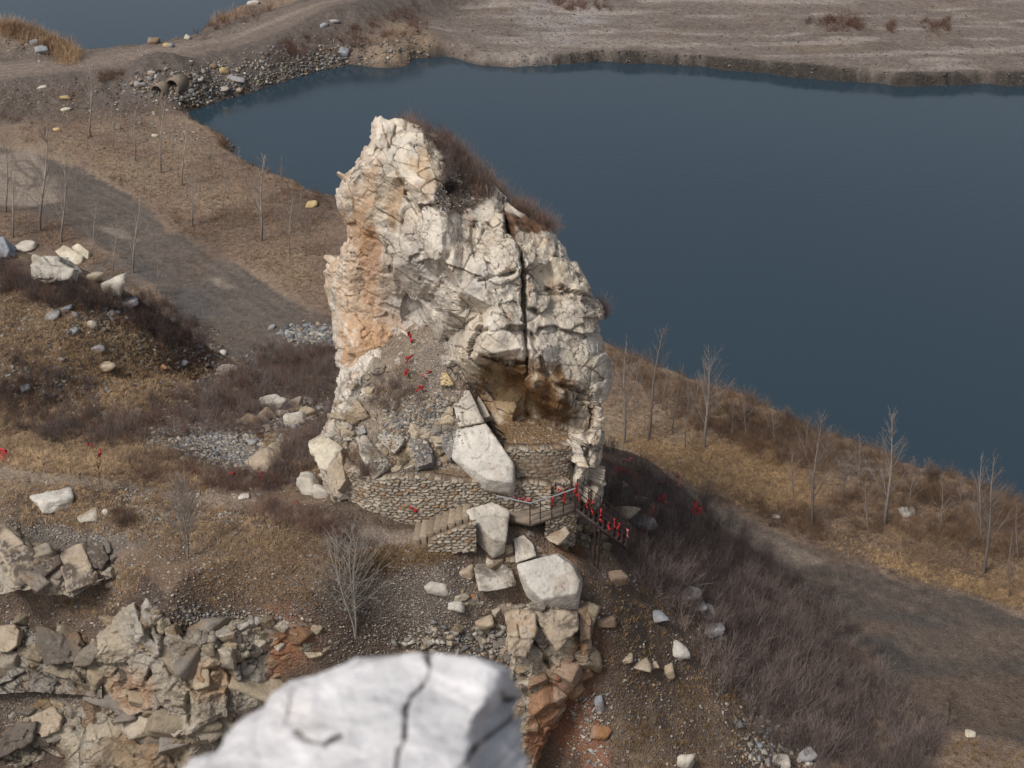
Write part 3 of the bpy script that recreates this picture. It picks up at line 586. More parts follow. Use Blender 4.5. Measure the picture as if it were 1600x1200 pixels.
# ---- masonry walls
def masonry(foot, z0, z1, setback=0, cell=(.31, .15), seed=0, worn=0.0, thick=.5, res=.035, topn=.12):
    foot = np.array(foot, float); seg = np.r_[0, np.cumsum(np.linalg.norm(np.diff(foot[:, :2], axis=0), axis=1))]
    L = seg[-1]; n = max(8, int(L / res)); h = np.max(z1) - np.min(z0); m = max(6, int(h / res))
    s = np.linspace(0, L, n)
    cs = np.stack([np.interp(s, seg, foot[:, 0]), np.interp(s, seg, foot[:, 1])], 1)
    for _ in range(60): cs[1:-1] = (cs[:-2] + cs[2:] + 2 * cs[1:-1]) / 4
    tg = np.gradient(cs, axis=0); tg /= np.linalg.norm(tg, axis=1, keepdims=True); nr = np.stack([tg[:, 1], -tg[:, 0]], 1)
    if nr[:, 1].mean() > 0: nr = -nr
    a = np.broadcast_to(z0, (n,)) if np.ndim(z0) == 0 else np.interp(s, np.linspace(0, L, len(z0)), z0)
    b = np.broadcast_to(z1, (n,)) if np.ndim(z1) == 0 else np.interp(s, np.linspace(0, L, len(z1)), z1)
    b = b + topn * fbm(np.c_[s * 1.3, s * 0, s * 0], 3, seed + 3)
    t = np.linspace(0, 1, m); Z = a[:, None] + (b - a)[:, None] * t[None]
    Sg = np.repeat(s[:, None], m, 1)
    Q = np.stack([Sg.ravel() / cell[0], Z.ravel() / cell[1], np.full(Sg.size, .5)], 1)
    Q = Q + .16 * np.stack([vnoise(Q * 2, seed), vnoise(Q * 2 + 9, seed), 0 * Q[:, 0]], 1)
    # 2-D cells: stagger rows like coursed rubble
    Q[:, 0] += .5 * (np.floor(Q[:, 1]) % 2); I = np.floor(Q[:, :2]).astype(int)
    F1 = np.full(len(Q), 9.); F2 = F1.copy(); cc = np.zeros((len(Q), 3))
    for dx in (-1, 0, 1):
        for dy in (-1, 0, 1):
            r = h3(I[:, 0] + dx, I[:, 1] + dy, I[:, 0] * 0, seed + 9); r = np.stack(r, 1)
            c = I + [dx, dy] + .2 + .6 * r[:, :2]; dd = ((Q[:, :2] - c) ** 2 * [1, 1.3]).sum(1); mm = dd < F1
            F2 = np.where(mm, F1, np.minimum(F2, dd)); F1 = np.where(mm, dd, F1); cc[mm] = r[mm]
    e = np.sqrt(F2) - np.sqrt(F1); st = sstep(.10, .28, e + .05 * vnoise(Q * 6, seed))
    if worn:
        wn = sstep(.0, .5, fbm(Q * .18, 3, seed + 4)); st = st * (1 - worn * wn)
    out = st * .055 * (.5 + cc[:, 0]) + .012 * fbm(Q * 3, 2, seed) + .05 * fbm(Q * .3, 2, seed + 1)
    P = np.empty((n, m, 3)); P[..., :2] = cs[:, None] + nr[:, None] * (out.reshape(n, m) - (t * setback)[None])[..., None]; P[..., 2] = Z
    stone = lin(178, 168, 152) * (.58 + .58 * cc[:, 1:2]); o_ = (cc[:, 2:3] > .88); stone = np.where(o_, lin(160, 134, 106) * (.7 + .4 * cc[:, 1:2]), stone)
    mort = lin(112, 94, 78) * (1 + .25 * fbm(Q * .7, 3, seed + 5))[:, None]
    col = mort * (1 - st[:, None]) + stone * st[:, None]
    # cap and back
    back = P[:, -1:].copy(); back[..., :2] += -nr[:, None] * thick; low = back.copy(); low[..., 2] = a[:, None] - .5
    G = np.concatenate([P, back, low], 1); cG = np.concatenate([np.clip(col, .02, .6).reshape(n, m, 3), np.tile(lin(120, 102, 84), (n, 2, 1))], 1)
    return G.reshape(-1, 3), gridF(n, m + 2, flip=True), cG.reshape(-1, 3)
wl = [PY(u, v, y) for u, v, y in ((526, 790, 52.4), (545, 811, 51.2), (575, 815, 50.7), (610, 818, 50.4), (650, 820, 50.3), (700, 818, 50.3), (750, 808, 50.4), (800, 800, 50.6), (835, 795, 50.8), (860, 790, 50.7))]
V, F, col = masonry(wl, [13.2, 13.4, 13.5, 13.6, 13.6, 13.6, 13.7, 13.8], [15.9, 16.15, 15.9, 16.25, 16.15, 15.95, 15.9, 15.7, 15.4], .18, seed=2)
wall = mk('retaining_wall', V, F, M_mason, col)
tag(wall, 'long curved rubble stone retaining wall holding the debris mound below the pinnacle', 'wall'); bvh_of(V, F)
wu = [PY(u, v, y) for u, v, y in ((788, 755, 51.5), (815, 757, 51.5), (845, 755, 51.45), (870, 748, 51.55), (888, 738, 51.8), (897, 730, 52.2))]
V, F, col = masonry(wu, 14.6, 16.82, .25, seed=6, worn=.55, cell=(.34, .17))
o = mk('terrace_wall', V, F, M_mason, col); tag(o, 'upper tier of stone wall with smooth worn mortar under the alcove platform', 'wall'); bvh_of(V, F)
wm_ = [PY(u, v, y) for u, v, y in ((795, 790, 51.0), (825, 792, 51.0), (850, 788, 51.0), (872, 782, 51.1), (892, 772, 51.4))]
V, F, col = masonry(wm_, 13.4, 15.35, .12, seed=16, worn=.35, cell=(.36, .18))
o = mk('terrace_wall', V, F, M_mason, col); tag(o, 'lower stepped tier of stone wall behind the walkway railing', 'wall'); bvh_of(V, F)

# ---- cliffs below
import bmesh
def ico(n):
    bm = bmesh.new(); bmesh.ops.create_icosphere(bm, subdivisions=n, radius=1)
    V = np.array([v.co[:] for v in bm.verts]); F = np.array([[q.index for q in f.verts] for f in bm.faces]); bm.free(); return V, F
ICO = {k: ico(k) for k in (1, 2, 3, 4, 5)}
def polyr(D, Nn, dd, soft):                 # radius of a convex block in direction D, edges slightly worn
    q = (D @ Nn.T) / dd[None]; q = np.maximum(q, 1e-3)
    if soft: return 1 / (np.sum(q ** soft, 1) ** (1 / soft))
    return 1 / q.max(1)
def studs(poly, n, lo, hi, seed, tones=(lin(188, 172, 148), lin(170, 152, 128), lin(196, 184, 166), lin(150, 140, 130)), gain=.8, embed=.35, orange=()):
    r = np.random.default_rng(seed); p = np.array(poly, float); a, b = p.min(0), p.max(0); Vo, Fo, Co = [], [], []; base = 0; Vd, Fd = ICO[4]; cnt = 0
    while cnt < n:
        q = r.uniform(a, b)
        if sdist(p, q[:1], q[1:])[0] > 0: continue
        cnt += 1; h, nr = ray(*q); S_ = lo * (hi / lo) ** (r.random() ** 1.3); Nn, dd = [], []
        for ax in range(3):
            for sg in (-1, 1):
                v = np.zeros(3); v[ax] = sg; v += r.normal(0, .2, 3); Nn.append(v / np.linalg.norm(v)); dd.append(r.uniform(.7, 1.0))
        for _ in range(4): v = r.normal(0, 1, 3); Nn.append(v / np.linalg.norm(v)); dd.append(r.uniform(.75, 1.05))
        V = Vd * polyr(Vd, np.array(Nn), np.array(dd), 0)[:, None] * np.array([r.uniform(.8, 1.5), r.uniform(.6, 1), r.uniform(.5, .95)]) * S_
        V = V @ rotm(r.normal(0, .25) + .2, r.normal(0, .3), r.uniform(-.9, .9)).T + h + np.array([0, S_ * embed, -S_ * .1])
        V = V + .03 * S_ * fbm(V * 2.5, 3, seed)[:, None] * Vd
        bd, be, bc, bk = blocks(V, None, S_ * .8, seed + 3, off=.05, tilt=.16, crack=.0, cw=.04); V = V + Vd * bd[:, None] * .6
        t = tones[r.integers(0, len(tones))] * r.uniform(.7, 1.1) * gain
        c = t * (1 + .2 * fbm(V * 1.6, 4, seed + 1)[:, None]); m = sstep(.0, .5, fbm(V * 1.1 + 9, 4, seed + 2))[:, None] * .5; c = c * (1 - m) + lin(150, 116, 82) * .8 * m
        for (u0, v0, rad) in orange:
            if (q[0] - u0) ** 2 + (q[1] - v0) ** 2 < rad ** 2: c = c * .6 + C_orng * .4
        c = c * (1 - .4 * np.exp(-(be * S_ / .02) ** 2))[:, None]
        Vo.append(V); Fo.append(Fd + base); Co.append(np.clip(c, .02, .7)); base += len(V)
    return np.concatenate(Vo), np.concatenate(Fo), np.concatenate(Co)
def merge(V, F, C_, st):
    if F.shape[1] == 4: F = np.r_[F[:, :3], F[:, [0, 2, 3]]]
    return np.r_[V, st[0]], np.r_[F, st[1] + len(V)], np.r_[C_, st[2]]
def cliffcol(blobs):
    def f(u, v, V, col):
        for (c, u0, v0, ru, rv, a) in blobs:
            d = np.sqrt(((u - u0) / ru) ** 2 + ((v - v0) / rv) ** 2) + .5 * fbm(V * .9, 4, 87)
            m = ((1 - sstep(.4, 1.1, d)) * a)[:, None]; col = col * (1 - m) + c * m
        return col
    return f
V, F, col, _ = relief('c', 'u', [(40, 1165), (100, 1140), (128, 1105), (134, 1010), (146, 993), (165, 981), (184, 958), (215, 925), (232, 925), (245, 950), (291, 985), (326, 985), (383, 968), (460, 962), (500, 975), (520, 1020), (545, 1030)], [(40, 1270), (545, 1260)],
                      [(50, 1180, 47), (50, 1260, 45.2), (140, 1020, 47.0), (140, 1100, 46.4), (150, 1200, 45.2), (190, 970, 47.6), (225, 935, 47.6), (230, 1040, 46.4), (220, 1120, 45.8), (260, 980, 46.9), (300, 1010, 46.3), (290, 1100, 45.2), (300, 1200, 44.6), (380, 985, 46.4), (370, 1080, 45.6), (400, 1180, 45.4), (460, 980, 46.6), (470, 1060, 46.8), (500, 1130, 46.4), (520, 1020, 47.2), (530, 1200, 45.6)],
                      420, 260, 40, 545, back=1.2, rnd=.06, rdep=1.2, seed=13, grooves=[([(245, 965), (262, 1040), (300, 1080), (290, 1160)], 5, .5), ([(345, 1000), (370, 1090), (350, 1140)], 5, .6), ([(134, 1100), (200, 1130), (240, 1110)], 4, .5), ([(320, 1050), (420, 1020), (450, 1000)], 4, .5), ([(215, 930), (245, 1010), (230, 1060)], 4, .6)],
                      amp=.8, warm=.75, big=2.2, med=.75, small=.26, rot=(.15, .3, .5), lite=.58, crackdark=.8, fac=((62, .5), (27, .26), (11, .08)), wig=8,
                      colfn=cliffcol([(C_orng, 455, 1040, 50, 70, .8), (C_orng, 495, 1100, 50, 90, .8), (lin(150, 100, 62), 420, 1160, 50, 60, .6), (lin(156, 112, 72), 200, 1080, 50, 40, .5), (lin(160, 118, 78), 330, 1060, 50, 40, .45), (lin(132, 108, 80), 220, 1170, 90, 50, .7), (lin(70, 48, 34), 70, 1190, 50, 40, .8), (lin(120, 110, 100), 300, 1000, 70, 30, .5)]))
bvh_of(V, F); V, F, col = merge(V, F, col, studs([(120, 1010), (215, 930), (260, 985), (330, 1000), (480, 975), (520, 1010), (500, 1090), (430, 1200), (150, 1200), (70, 1170)], 34, .28, .8, 61, embed=.6, orange=((455, 1040, 50), (490, 1100, 50), (420, 1160, 40))))
st = studs([(140, 1040), (215, 960), (300, 1010), (440, 1000), (470, 1080), (400, 1180), (130, 1180)], 11, 1.0, 1.5, 66, embed=.75); V, F, col = merge(V, F, col, st)
st = studs([(225, 925), (330, 985), (480, 965), (530, 1000), (520, 1030), (330, 1020), (240, 985)], 60, .1, .34, 62); V, F, col = merge(V, F, col, st)
o = mk('cliff_face', V, F, M_rock, col); tag(o, 'blocky tan limestone cliff face at the lower left, broken into angular blocks', 'cliff'); bvh_of(V, F)
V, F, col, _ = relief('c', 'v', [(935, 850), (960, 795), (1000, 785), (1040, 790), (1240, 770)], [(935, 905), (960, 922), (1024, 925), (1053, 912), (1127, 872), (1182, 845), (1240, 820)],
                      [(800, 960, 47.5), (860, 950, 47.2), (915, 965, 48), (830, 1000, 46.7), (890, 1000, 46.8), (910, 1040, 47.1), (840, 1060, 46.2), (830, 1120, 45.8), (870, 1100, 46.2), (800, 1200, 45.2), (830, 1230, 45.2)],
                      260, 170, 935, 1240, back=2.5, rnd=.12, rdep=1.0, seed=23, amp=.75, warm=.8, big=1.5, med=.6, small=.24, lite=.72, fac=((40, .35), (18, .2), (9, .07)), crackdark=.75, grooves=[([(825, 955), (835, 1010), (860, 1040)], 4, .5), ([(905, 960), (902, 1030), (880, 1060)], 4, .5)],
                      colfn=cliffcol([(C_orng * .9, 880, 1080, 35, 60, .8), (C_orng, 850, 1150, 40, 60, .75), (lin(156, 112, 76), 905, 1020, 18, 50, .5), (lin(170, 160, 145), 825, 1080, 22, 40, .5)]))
bvh_of(V, F); V, F, col = merge(V, F, col, studs([(790, 950), (925, 950), (920, 1040), (870, 1120), (830, 1170), (810, 1080)], 36, .22, .65, 63, orange=((880, 1080, 50), (850, 1150, 60))))
st = studs([(630, 990), (700, 975), (800, 955), (830, 1040), (800, 1060), (640, 1040)], 62, .1, .42, 64, gain=.72, embed=.5); V, F, col = merge(V, F, col, st)
o = mk('cliff_face', V, F, M_rock, col); tag(o, 'narrow rust stained cliff face under the stacked boulders at bottom centre', 'cliff'); bvh_of(V, F)

# left flank ridge of pinnacle, running down to the wall's left end
V, F, col, _ = relief('c', 'v', [(545, 535), (600, 528), (640, 518), (680, 500), (690, 484), (735, 498), (812, 540)], [(545, 640), (570, 640), (600, 612), (640, 582), (680, 566), (720, 545), (812, 558)],
                      [(570, 570, 56.2), (540, 620, 54.8), (525, 660, 53.6), (510, 690, 52.8), (500, 720, 52.6), (520, 740, 51.8), (535, 780, 51.1), (548, 810, 50.9), (570, 600, 55.2), (620, 560, 56.2), (560, 680, 53.4), (545, 560, 56.6), (545, 680, 53.2)], 240, 110, 545, 812, back=1.8, rnd=.3, rdep=.8, seed=33, amp=.7, warm=.6, big=1.3, med=.55, small=.2)
bvh_of(V, F); V, F, col = merge(V, F, col, studs([(560, 570), (600, 575), (560, 680), (520, 720), (500, 690)], 26, .15, .5, 65, gain=.95))
o = mk('rock_rib', V, F, M_rock, col); tag(o, 'pale stepped rock rib running down the left edge of the debris mound', 'rock'); bvh_of(V, F)

V, F, col = studs([(570, 690), (640, 670), (700, 640), (715, 700), (690, 730), (620, 735), (575, 735)], 80, .13, .40, 174, gain=1.0); o = mk('rockfall', V, F, M_rock, col); tag(o, 'jumble of broken blocks packed between the larger slabs on the debris mound', 'rocks', kind='stuff')
V, F, col = studs([(790, 850), (830, 835), (850, 870), (810, 890), (740, 905), (720, 930), (770, 940), (830, 950), (760, 960), (700, 930)], 40, .1, .34, 75, gain=.85); o = mk('rockfall', V, F, M_rock, col); tag(o, 'jumble of broken stones packed around the big blocks on the spur', 'rocks', kind='stuff')
V, F, col = studs([(905, 800), (950, 830), (945, 870), (910, 860), (880, 860)], 26, .12, .4, 76, gain=.7); o = mk('rockfall', V, F, M_rock, col); tag(o, 'broken rocks heaped under the head of the black stairs', 'rocks', kind='stuff')
V, F, col = studs([(380, 640), (470, 610), (510, 640), (460, 700), (410, 740), (390, 720)], 34, .15, .6, 77, gain=.85); o = mk('rockfall', V, F, M_rock, col); tag(o, 'pale ledge rocks poking through the scrub left of the mound', 'rocks', kind='stuff')
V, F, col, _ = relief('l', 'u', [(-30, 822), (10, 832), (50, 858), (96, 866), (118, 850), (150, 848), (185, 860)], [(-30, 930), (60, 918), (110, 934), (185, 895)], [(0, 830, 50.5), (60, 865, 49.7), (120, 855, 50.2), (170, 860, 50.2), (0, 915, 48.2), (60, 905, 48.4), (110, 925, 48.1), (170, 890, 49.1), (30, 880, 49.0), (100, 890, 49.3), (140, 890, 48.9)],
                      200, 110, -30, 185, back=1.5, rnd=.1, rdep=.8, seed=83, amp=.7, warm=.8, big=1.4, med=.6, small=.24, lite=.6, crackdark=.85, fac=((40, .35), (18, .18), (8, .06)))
o = mk('rock_ledge', V, F, M_rock, col); tag(o, 'fractured brown ledge face directly under the grey grit at the left edge', 'rock'); bvh_of(V, F)
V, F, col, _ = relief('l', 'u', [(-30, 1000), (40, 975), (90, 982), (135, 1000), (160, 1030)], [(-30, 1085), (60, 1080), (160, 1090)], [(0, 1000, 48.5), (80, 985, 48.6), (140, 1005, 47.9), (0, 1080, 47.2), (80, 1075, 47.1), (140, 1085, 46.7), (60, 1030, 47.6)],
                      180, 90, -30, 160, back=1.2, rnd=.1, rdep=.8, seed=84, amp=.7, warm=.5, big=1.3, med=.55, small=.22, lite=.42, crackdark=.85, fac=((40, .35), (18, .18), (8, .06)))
o = mk('rock_ledge', V, F, M_rock, col); tag(o, 'fractured dark slaty ledge face left of the big cliff', 'rock'); bvh_of(V, F)
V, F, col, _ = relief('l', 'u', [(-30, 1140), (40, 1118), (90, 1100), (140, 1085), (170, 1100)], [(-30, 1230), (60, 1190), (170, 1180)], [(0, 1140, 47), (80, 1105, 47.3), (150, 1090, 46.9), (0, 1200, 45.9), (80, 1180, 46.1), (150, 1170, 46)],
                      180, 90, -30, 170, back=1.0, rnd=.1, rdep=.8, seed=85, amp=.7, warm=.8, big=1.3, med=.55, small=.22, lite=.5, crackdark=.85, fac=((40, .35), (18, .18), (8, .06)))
o = mk('rock_ledge', V, F, M_rock, col); tag(o, 'fractured brown ledge face above the dark pit in the bottom left corner', 'rock'); bvh_of(V, F)
# broken ledges at the left edge
for poly, n, lo, hi, sd_, lab, gn in (([(0, 835), (60, 860), (130, 850), (185, 862), (165, 905), (60, 935), (0, 905)], 34, .2, .7, 71, 'loose brown blocks lying on the ledge under the grey grit at the left edge', .75),
                                 ([(0, 965), (60, 955), (150, 985), (138, 1050), (60, 1055), (0, 1045)], 34, .2, .75, 72, 'loose dark slaty blocks on the ledge left of the big cliff', .52),
                                 ([(0, 1125), (60, 1100), (140, 1085), (132, 1130), (60, 1160), (0, 1195)], 30, .2, .7, 73, 'loose blocks on the lowest ledge at the bottom left above the dark pit', .6)):
    V, F, col = studs(poly, int(n * .7), lo * .6, hi, sd_, gain=gn); o = mk('rockfall', V, F, M_rock, col); tag(o, lab, 'rocks', kind='stuff')
# ------------------------------------------------------------------ boulders
def rand_planes(r, boxy=.8):
    Nn = []; dd = []
    for ax in range(3):
        for sg in (-1, 1):
            v = np.zeros(3); v[ax] = sg; v += r.normal(0, .22, 3); Nn.append(v / np.linalg.norm(v)); dd.append(r.uniform(.72, 1.0))
    for _ in range(5):
        v = r.normal(0, 1, 3); v /= np.linalg.norm(v); Nn.append(v); dd.append(r.uniform(.8, 1.1))
    return np.array(Nn), np.array(dd)
TONE = {'pale': lin(192, 184, 171), 'cream': lin(202, 192, 172), 'grey': lin(158, 156, 156), 'tan': lin(174, 158, 138), 'yellow': lin(190, 166, 122), 'orange': lin(160, 118, 84), 'blue': lin(150, 153, 158), 'white': lin(200, 194, 184), 'brown': lin(138, 118, 100), 'dark': lin(100, 92, 84)}
def rockskin(P, cen, tone, seed, dirt=.35):
    n = fbm(P * 1.1, 4, seed + 3)[:, None]; n2_ = fbm(P * 3.2 + 11, 4, seed + 4)[:, None]
    c = tone * (1 + .16 * n + .10 * n2_)
    m = sstep(.1, .55, fbm(P * np.array([1.5, 1.5, .8]) + 31, 4, seed + 5))[:, None] * dirt; c = c * (1 - m) + lin(140, 110, 80) * m
    m = sstep(.3, .6, fbm(P * 1.7 + 61, 4, seed + 6))[:, None] * .5; return np.clip(c * (1 - m) + C_grey * .8 * m, .02, .8)
def boulder(u, v, w, h, tone, label, cat='boulder', name='boulder', group=None, yaw=None, seed=None, depth=.8, sink=.25, lift=0, flatness=None, par=None):
    seed = seed if seed is not None else int(u * 3 + v * 7) % 9973
    r = np.random.default_rng(seed); p, nrm = ray(u, v + h * .38)
    D = np.linalg.norm(p - np.array([0, 0, HC])); mpp = D / FPX
    W = w * mpp / 2 * 1.08; dep = math.asin(min(1, (HC - p[2]) / D)); dz = W * depth
    H = max(.35 * W, (h * mpp - 2 * dz * math.sin(dep) * .8) / (2 * math.cos(dep))) if flatness is None else flatness * W
    Vd, Fd = ICO[4 if w > 34 else 3 if w > 14 else 2]
    Nn, dd = rand_planes(r); rad = polyr(Vd, Nn, dd, 50)
    V = Vd * rad[:, None] * 1.12; V[:, 0] *= W; V[:, 1] *= dz; V[:, 2] *= H
    yw = r.uniform(-.5, .5) if yaw is None else yaw
    M = rotm(r.uniform(-.15, .15), r.uniform(-.2, .2), yw); V = V @ M.T
    nn_ = Vd @ M.T
    P = V + p
    s = min(W, 1.2)
    bd, be, bc, bk = blocks(P, None, max(.3, W * .8), seed + 7, (.3 * (seed % 5), .2, .5), off=.06, tilt=.22, crack=.03, cw=.04)
    V = V + nn_ * (.5 * (bd - bk) + .06 * s * fbm(P * 1.6 / max(s, .4), 4, seed + 1) + .025 * s * fbm(P * 7, 3, seed + 2))[:, None]
    c = rockskin(P, p, TONE[tone], seed)
    o = mk(name, V + np.array([0, 0, H * (1 - 2 * sink)]) + 0 * p, Fd, M_rock, c)
    o.location = p + np.array([0, dz * .6, lift])
    tag(o, label, cat, group); return o
def hullblock(front, push, tone, label, name='boulder', cat='boulder', seed=5, group=None, soft=110, auto=None, grit=0, frac=1.0, rough=.05, res=5, dirt=.35, cracks=()):
    if auto is not None:
        fr = np.array(front, float); cu, cv = fr[:, 0].mean(), fr[:, 1].mean()
        hit = ray(cu, cv)[0]; front = [(q[0], q[1], q[2] + hit[1] - fr[:, 2].mean() - auto) for q in front]
    F0 = np.array([PY(*q) for q in front]); B0 = F0 + np.array(push)
    bm = bmesh.new(); [bm.verts.new(q) for q in np.r_[F0, B0]]
    bmesh.ops.convex_hull(bm, input=bm.verts[:]); bm.normal_update()
    pts = np.r_[F0, B0]; cen = pts.mean(0)
    Nn = []; dd = []
    for f in bm.faces:
        n_ = np.array(f.normal); d_ = float(n_ @ (np.array(f.verts[0].co) - cen))
        if d_ < 0: n_, d_ = -n_, -d_
        if d_ > .01: Nn.append(n_); dd.append(d_)
    bm.free(); Nn = np.array(Nn); dd = np.array(dd); keep = []
    for i in range(len(Nn)):
        if all(not (Nn[i] @ Nn[j] > .999) for j in keep): keep.append(i)
    Nn, dd = Nn[keep], dd[keep]
    sc = np.abs(pts - cen).max(0) + .05; Vd, Fd = ICO[res]
    # densify along the long axes
    D = Vd * sc; Dn = D / np.linalg.norm(D, axis=1, keepdims=True)
    rad = polyr(Dn, Nn, dd, soft); V = Dn * rad[:, None]
    P = V + cen
    bd, be, bc, bk = blocks(P, None, max(.45, sc.max() * .62), seed + 7, (.3 * (seed % 5), .2, .5), aniso=(1, 1, 1.3), off=.07, tilt=.22, crack=.03, cw=.03)
    bd2, be2, bc2, bk2 = blocks(P, None, .3, seed + 9, (.1, .6, .2 * (seed % 7)), off=.05, tilt=.14, crack=0, cw=.05)
    kf = rough / .05; V = V + Dn * (rough * fbm(P * 1.3, 4, seed) + rough * .35 * fbm(P * 5, 3, seed + 1) + frac * kf * .42 * (bd - bk) + frac * kf * .4 * bd2)[:, None]
    c = rockskin(P, cen, TONE[tone], seed, dirt) * (.92 + .16 * bc[:, :1]); ck_ = np.exp(-(be / .02) ** 2)[:, None] * .45; c = c * (1 - ck_) + lin(84, 68, 54) * ck_
    if grit:
        fn_ = np.zeros_like(V); a_, b2, c2 = V[Fd[:, 0]], V[Fd[:, 1]], V[Fd[:, 2]]; nn_ = np.cross(b2 - a_, c2 - a_)
        for q_ in range(3): np.add.at(fn_, Fd[:, q_], nn_)
        nz_ = fn_[:, 2] / (np.linalg.norm(fn_, axis=1) + 1e-9); g_ = (sstep(.6, .85, nz_) * sstep(-.35, .1, fbm(P * 1.4, 3, seed + 12)) * grit)[:, None]
        sp_ = (vnoise(P * 14, seed + 13) > .35)[:, None]; c = c * (1 - g_) + np.where(sp_, lin(150, 142, 132), lin(80, 70, 62)) * g_
    if cracks:
        uu, vv = proj(P)
        for (line, wd) in cracks:
            g_ = np.exp(-(ldist(line, uu, vv) / wd) ** 2); V = V - Dn * .06 * g_[:, None]; c = c * (1 - .75 * g_[:, None])
    o = mk(name, V, Fd, M_rock, c); o.location = cen; tag(o, label, cat, group)
    bvh_of(V + cen, Fd); return o
# the big fallen blocks below the wall
hullblock([(726, 796, 49.9), (769, 784, 50.5), (797, 798, 50.3), (791, 846, 48.9), (773, 842, 48.9), (735, 811, 49.5), (740, 842, 49.8), (771, 872, 49.2), (788, 862, 49.3)], (-.1, 1.2, -1.2), 'pale', 'large pale wedge shaped block standing upright right of the stone steps', seed=41, frac=.2, auto=0.7, rough=.07, dirt=.5)
hullblock([(806, 882, 49.4), (868, 866, 50.1), (893, 882, 49.8), (907, 908, 49.2), (903, 926, 48.8), (848, 936, 48.4), (826, 918, 48.8), (812, 905, 49.4), (822, 932, 49.2), (850, 957, 48.9), (903, 953, 49.1)], (.2, 1.3, -.9), 'white', 'biggest flat topped white block with a dark lichen patch, at the cliff edge', seed=43, frac=.2, auto=0.9, rough=.05)
hullblock([(846, 832, 50.6), (857, 822, 50.8), (884, 838, 50.3), (884, 846, 50.0), (868, 851, 50.0)], (0, .5, -.5), 'pale', 'thin pale slab tilted between the upright wedge block and the mottled tan boulder', seed=44, frac=.3, auto=0.20, rough=.03)
hullblock([(803, 842, 50.0), (818, 836, 50.3), (833, 850, 50.0), (838, 868, 49.5), (806, 880, 49.1)], (0, .6, -.6), 'pale', 'pale flat slab leaning just above the biggest flat topped block', seed=45, frac=.3, auto=0.25, rough=.04)
hullblock([(848, 832, 50.4), (862, 817, 50.8), (880, 819, 50.7), (890, 832, 50.2), (872, 852, 49.7), (858, 846, 49.8)], (.1, .6, -.5), 'tan', 'mottled tan boulder directly below the walkway railing', seed=46, auto=0.30, rough=.05, dirt=.8)
hullblock([(741, 880, 49.3), (765, 874, 49.6), (800, 888, 49.3), (804, 908, 48.8), (775, 908, 48.6), (747, 900, 48.7), (748, 924, 48.2), (803, 918, 48.4)], (0, .9, -.5), 'pale', 'squat pale block with gritty top, left of the biggest flat topped block', seed=47, auto=0.30, grit=0.7, rough=.06)
hullblock([(830, 958, 47.9), (848, 952, 48.2), (902, 955, 48.2), (903, 985, 47.5), (870, 1020, 46.9), (850, 985, 47.3)], (.1, 1.1, -.8), 'tan', 'tan block wedged under the biggest flat topped block', seed=48, auto=0.30, grit=0.8, rough=.08, dirt=.7)
hullblock([(789, 962, 48.0), (806, 954, 48.2), (833, 958, 48.1), (837, 990, 47.3), (822, 1030, 46.7), (796, 1020, 46.8)], (0, 1., -.6), 'tan', 'cracked tan rock column below the squat block on the cliff edge', seed=49, auto=0.30, rough=.09, dirt=.6, cracks=[([(808, 975), (812, 1000), (800, 1012)], 1.5), ([(795, 996), (835, 998)], 1.3)])
hullblock([(904, 950, 48.4), (918, 945, 48.6), (923, 965, 48.2), (922, 1000, 47.5), (906, 1005, 47.4)], (.2, 1., -.5), 'brown', 'brown upright slab at the right end of the cliff top blocks', seed=50, auto=0.20, rough=.06)
# blocks on the mound
hullblock([(713, 669, 52.55), (759, 661, 52.55), (802, 722, 50.9), (803, 755, 50.1), (762, 748, 50.2), (730, 724, 50.9), (705, 716, 51.3), (757, 766, 50.5), (799, 772, 50.5)], (.1, .9, -.8), 'white', 'longest smooth white slab sliding down the mound over the top of the retaining wall', seed=51, frac=.12, auto=.7, rough=.05, dirt=.2)
hullblock([(704, 611, 54.6), (733, 609, 54.5), (742, 632, 53.8), (757, 659, 52.8), (716, 667, 52.7), (712, 640, 53.6)], (.1, .7, -.7), 'pale', 'cracked pale slab lying just above the longest white slab', seed=52, frac=.3, auto=.35, rough=.04, cracks=[([(712, 634), (730, 640), (742, 632)], 1.2), ([(722, 645), (724, 660)], 1.2)])
hullblock([(735, 618, 54.2), (746, 616, 54.2), (758, 634, 53.5), (766, 650, 53.0), (754, 654, 52.9), (745, 640, 53.4)], (.1, .6, -.6), 'pale', 'narrow pale slab between the cracked slab and the alcove wall', seed=53, frac=.3, auto=.35, rough=.03)
hullblock([(688, 672, 53.0), (712, 668, 53.0), (722, 697, 52.0), (718, 708, 51.7), (703, 718, 51.5), (692, 700, 52.0)], (0, .6, -.7), 'grey', 'grey topped block against the left edge of the longest white slab', seed=54, auto=.35, grit=0.6, rough=.05)
hullblock([(638, 686, 52.9), (666, 679, 53.0), (677, 716, 51.8), (676, 722, 51.6), (653, 730, 51.4), (645, 706, 52.0)], (0, .6, -.7), 'grey', 'upright grey block with dark gritty top in the middle of the mound blocks', seed=55, auto=.35, grit=0.8, rough=.06)
hullblock([(587, 680, 53.2), (603, 671, 53.5), (619, 682, 53.0), (634, 684, 52.8), (617, 709, 52.0), (600, 694, 52.5)], (0, .7, -.6), 'pale', 'angular pale block tilted on the mound, above the tall split slab', seed=56, auto=.35, grit=0.3, rough=.05)
hullblock([(556, 686, 53.1), (567, 677, 53.4), (588, 716, 51.9), (607, 724, 51.5), (596, 738, 51.1), (583, 750, 50.9), (566, 712, 52.0)], (.2, .7, -.7), 'pale', 'tall split slab leaning on the left of the mound above the masonry', seed=57, auto=.35, grit=0.7, rough=.06, dirt=.5)
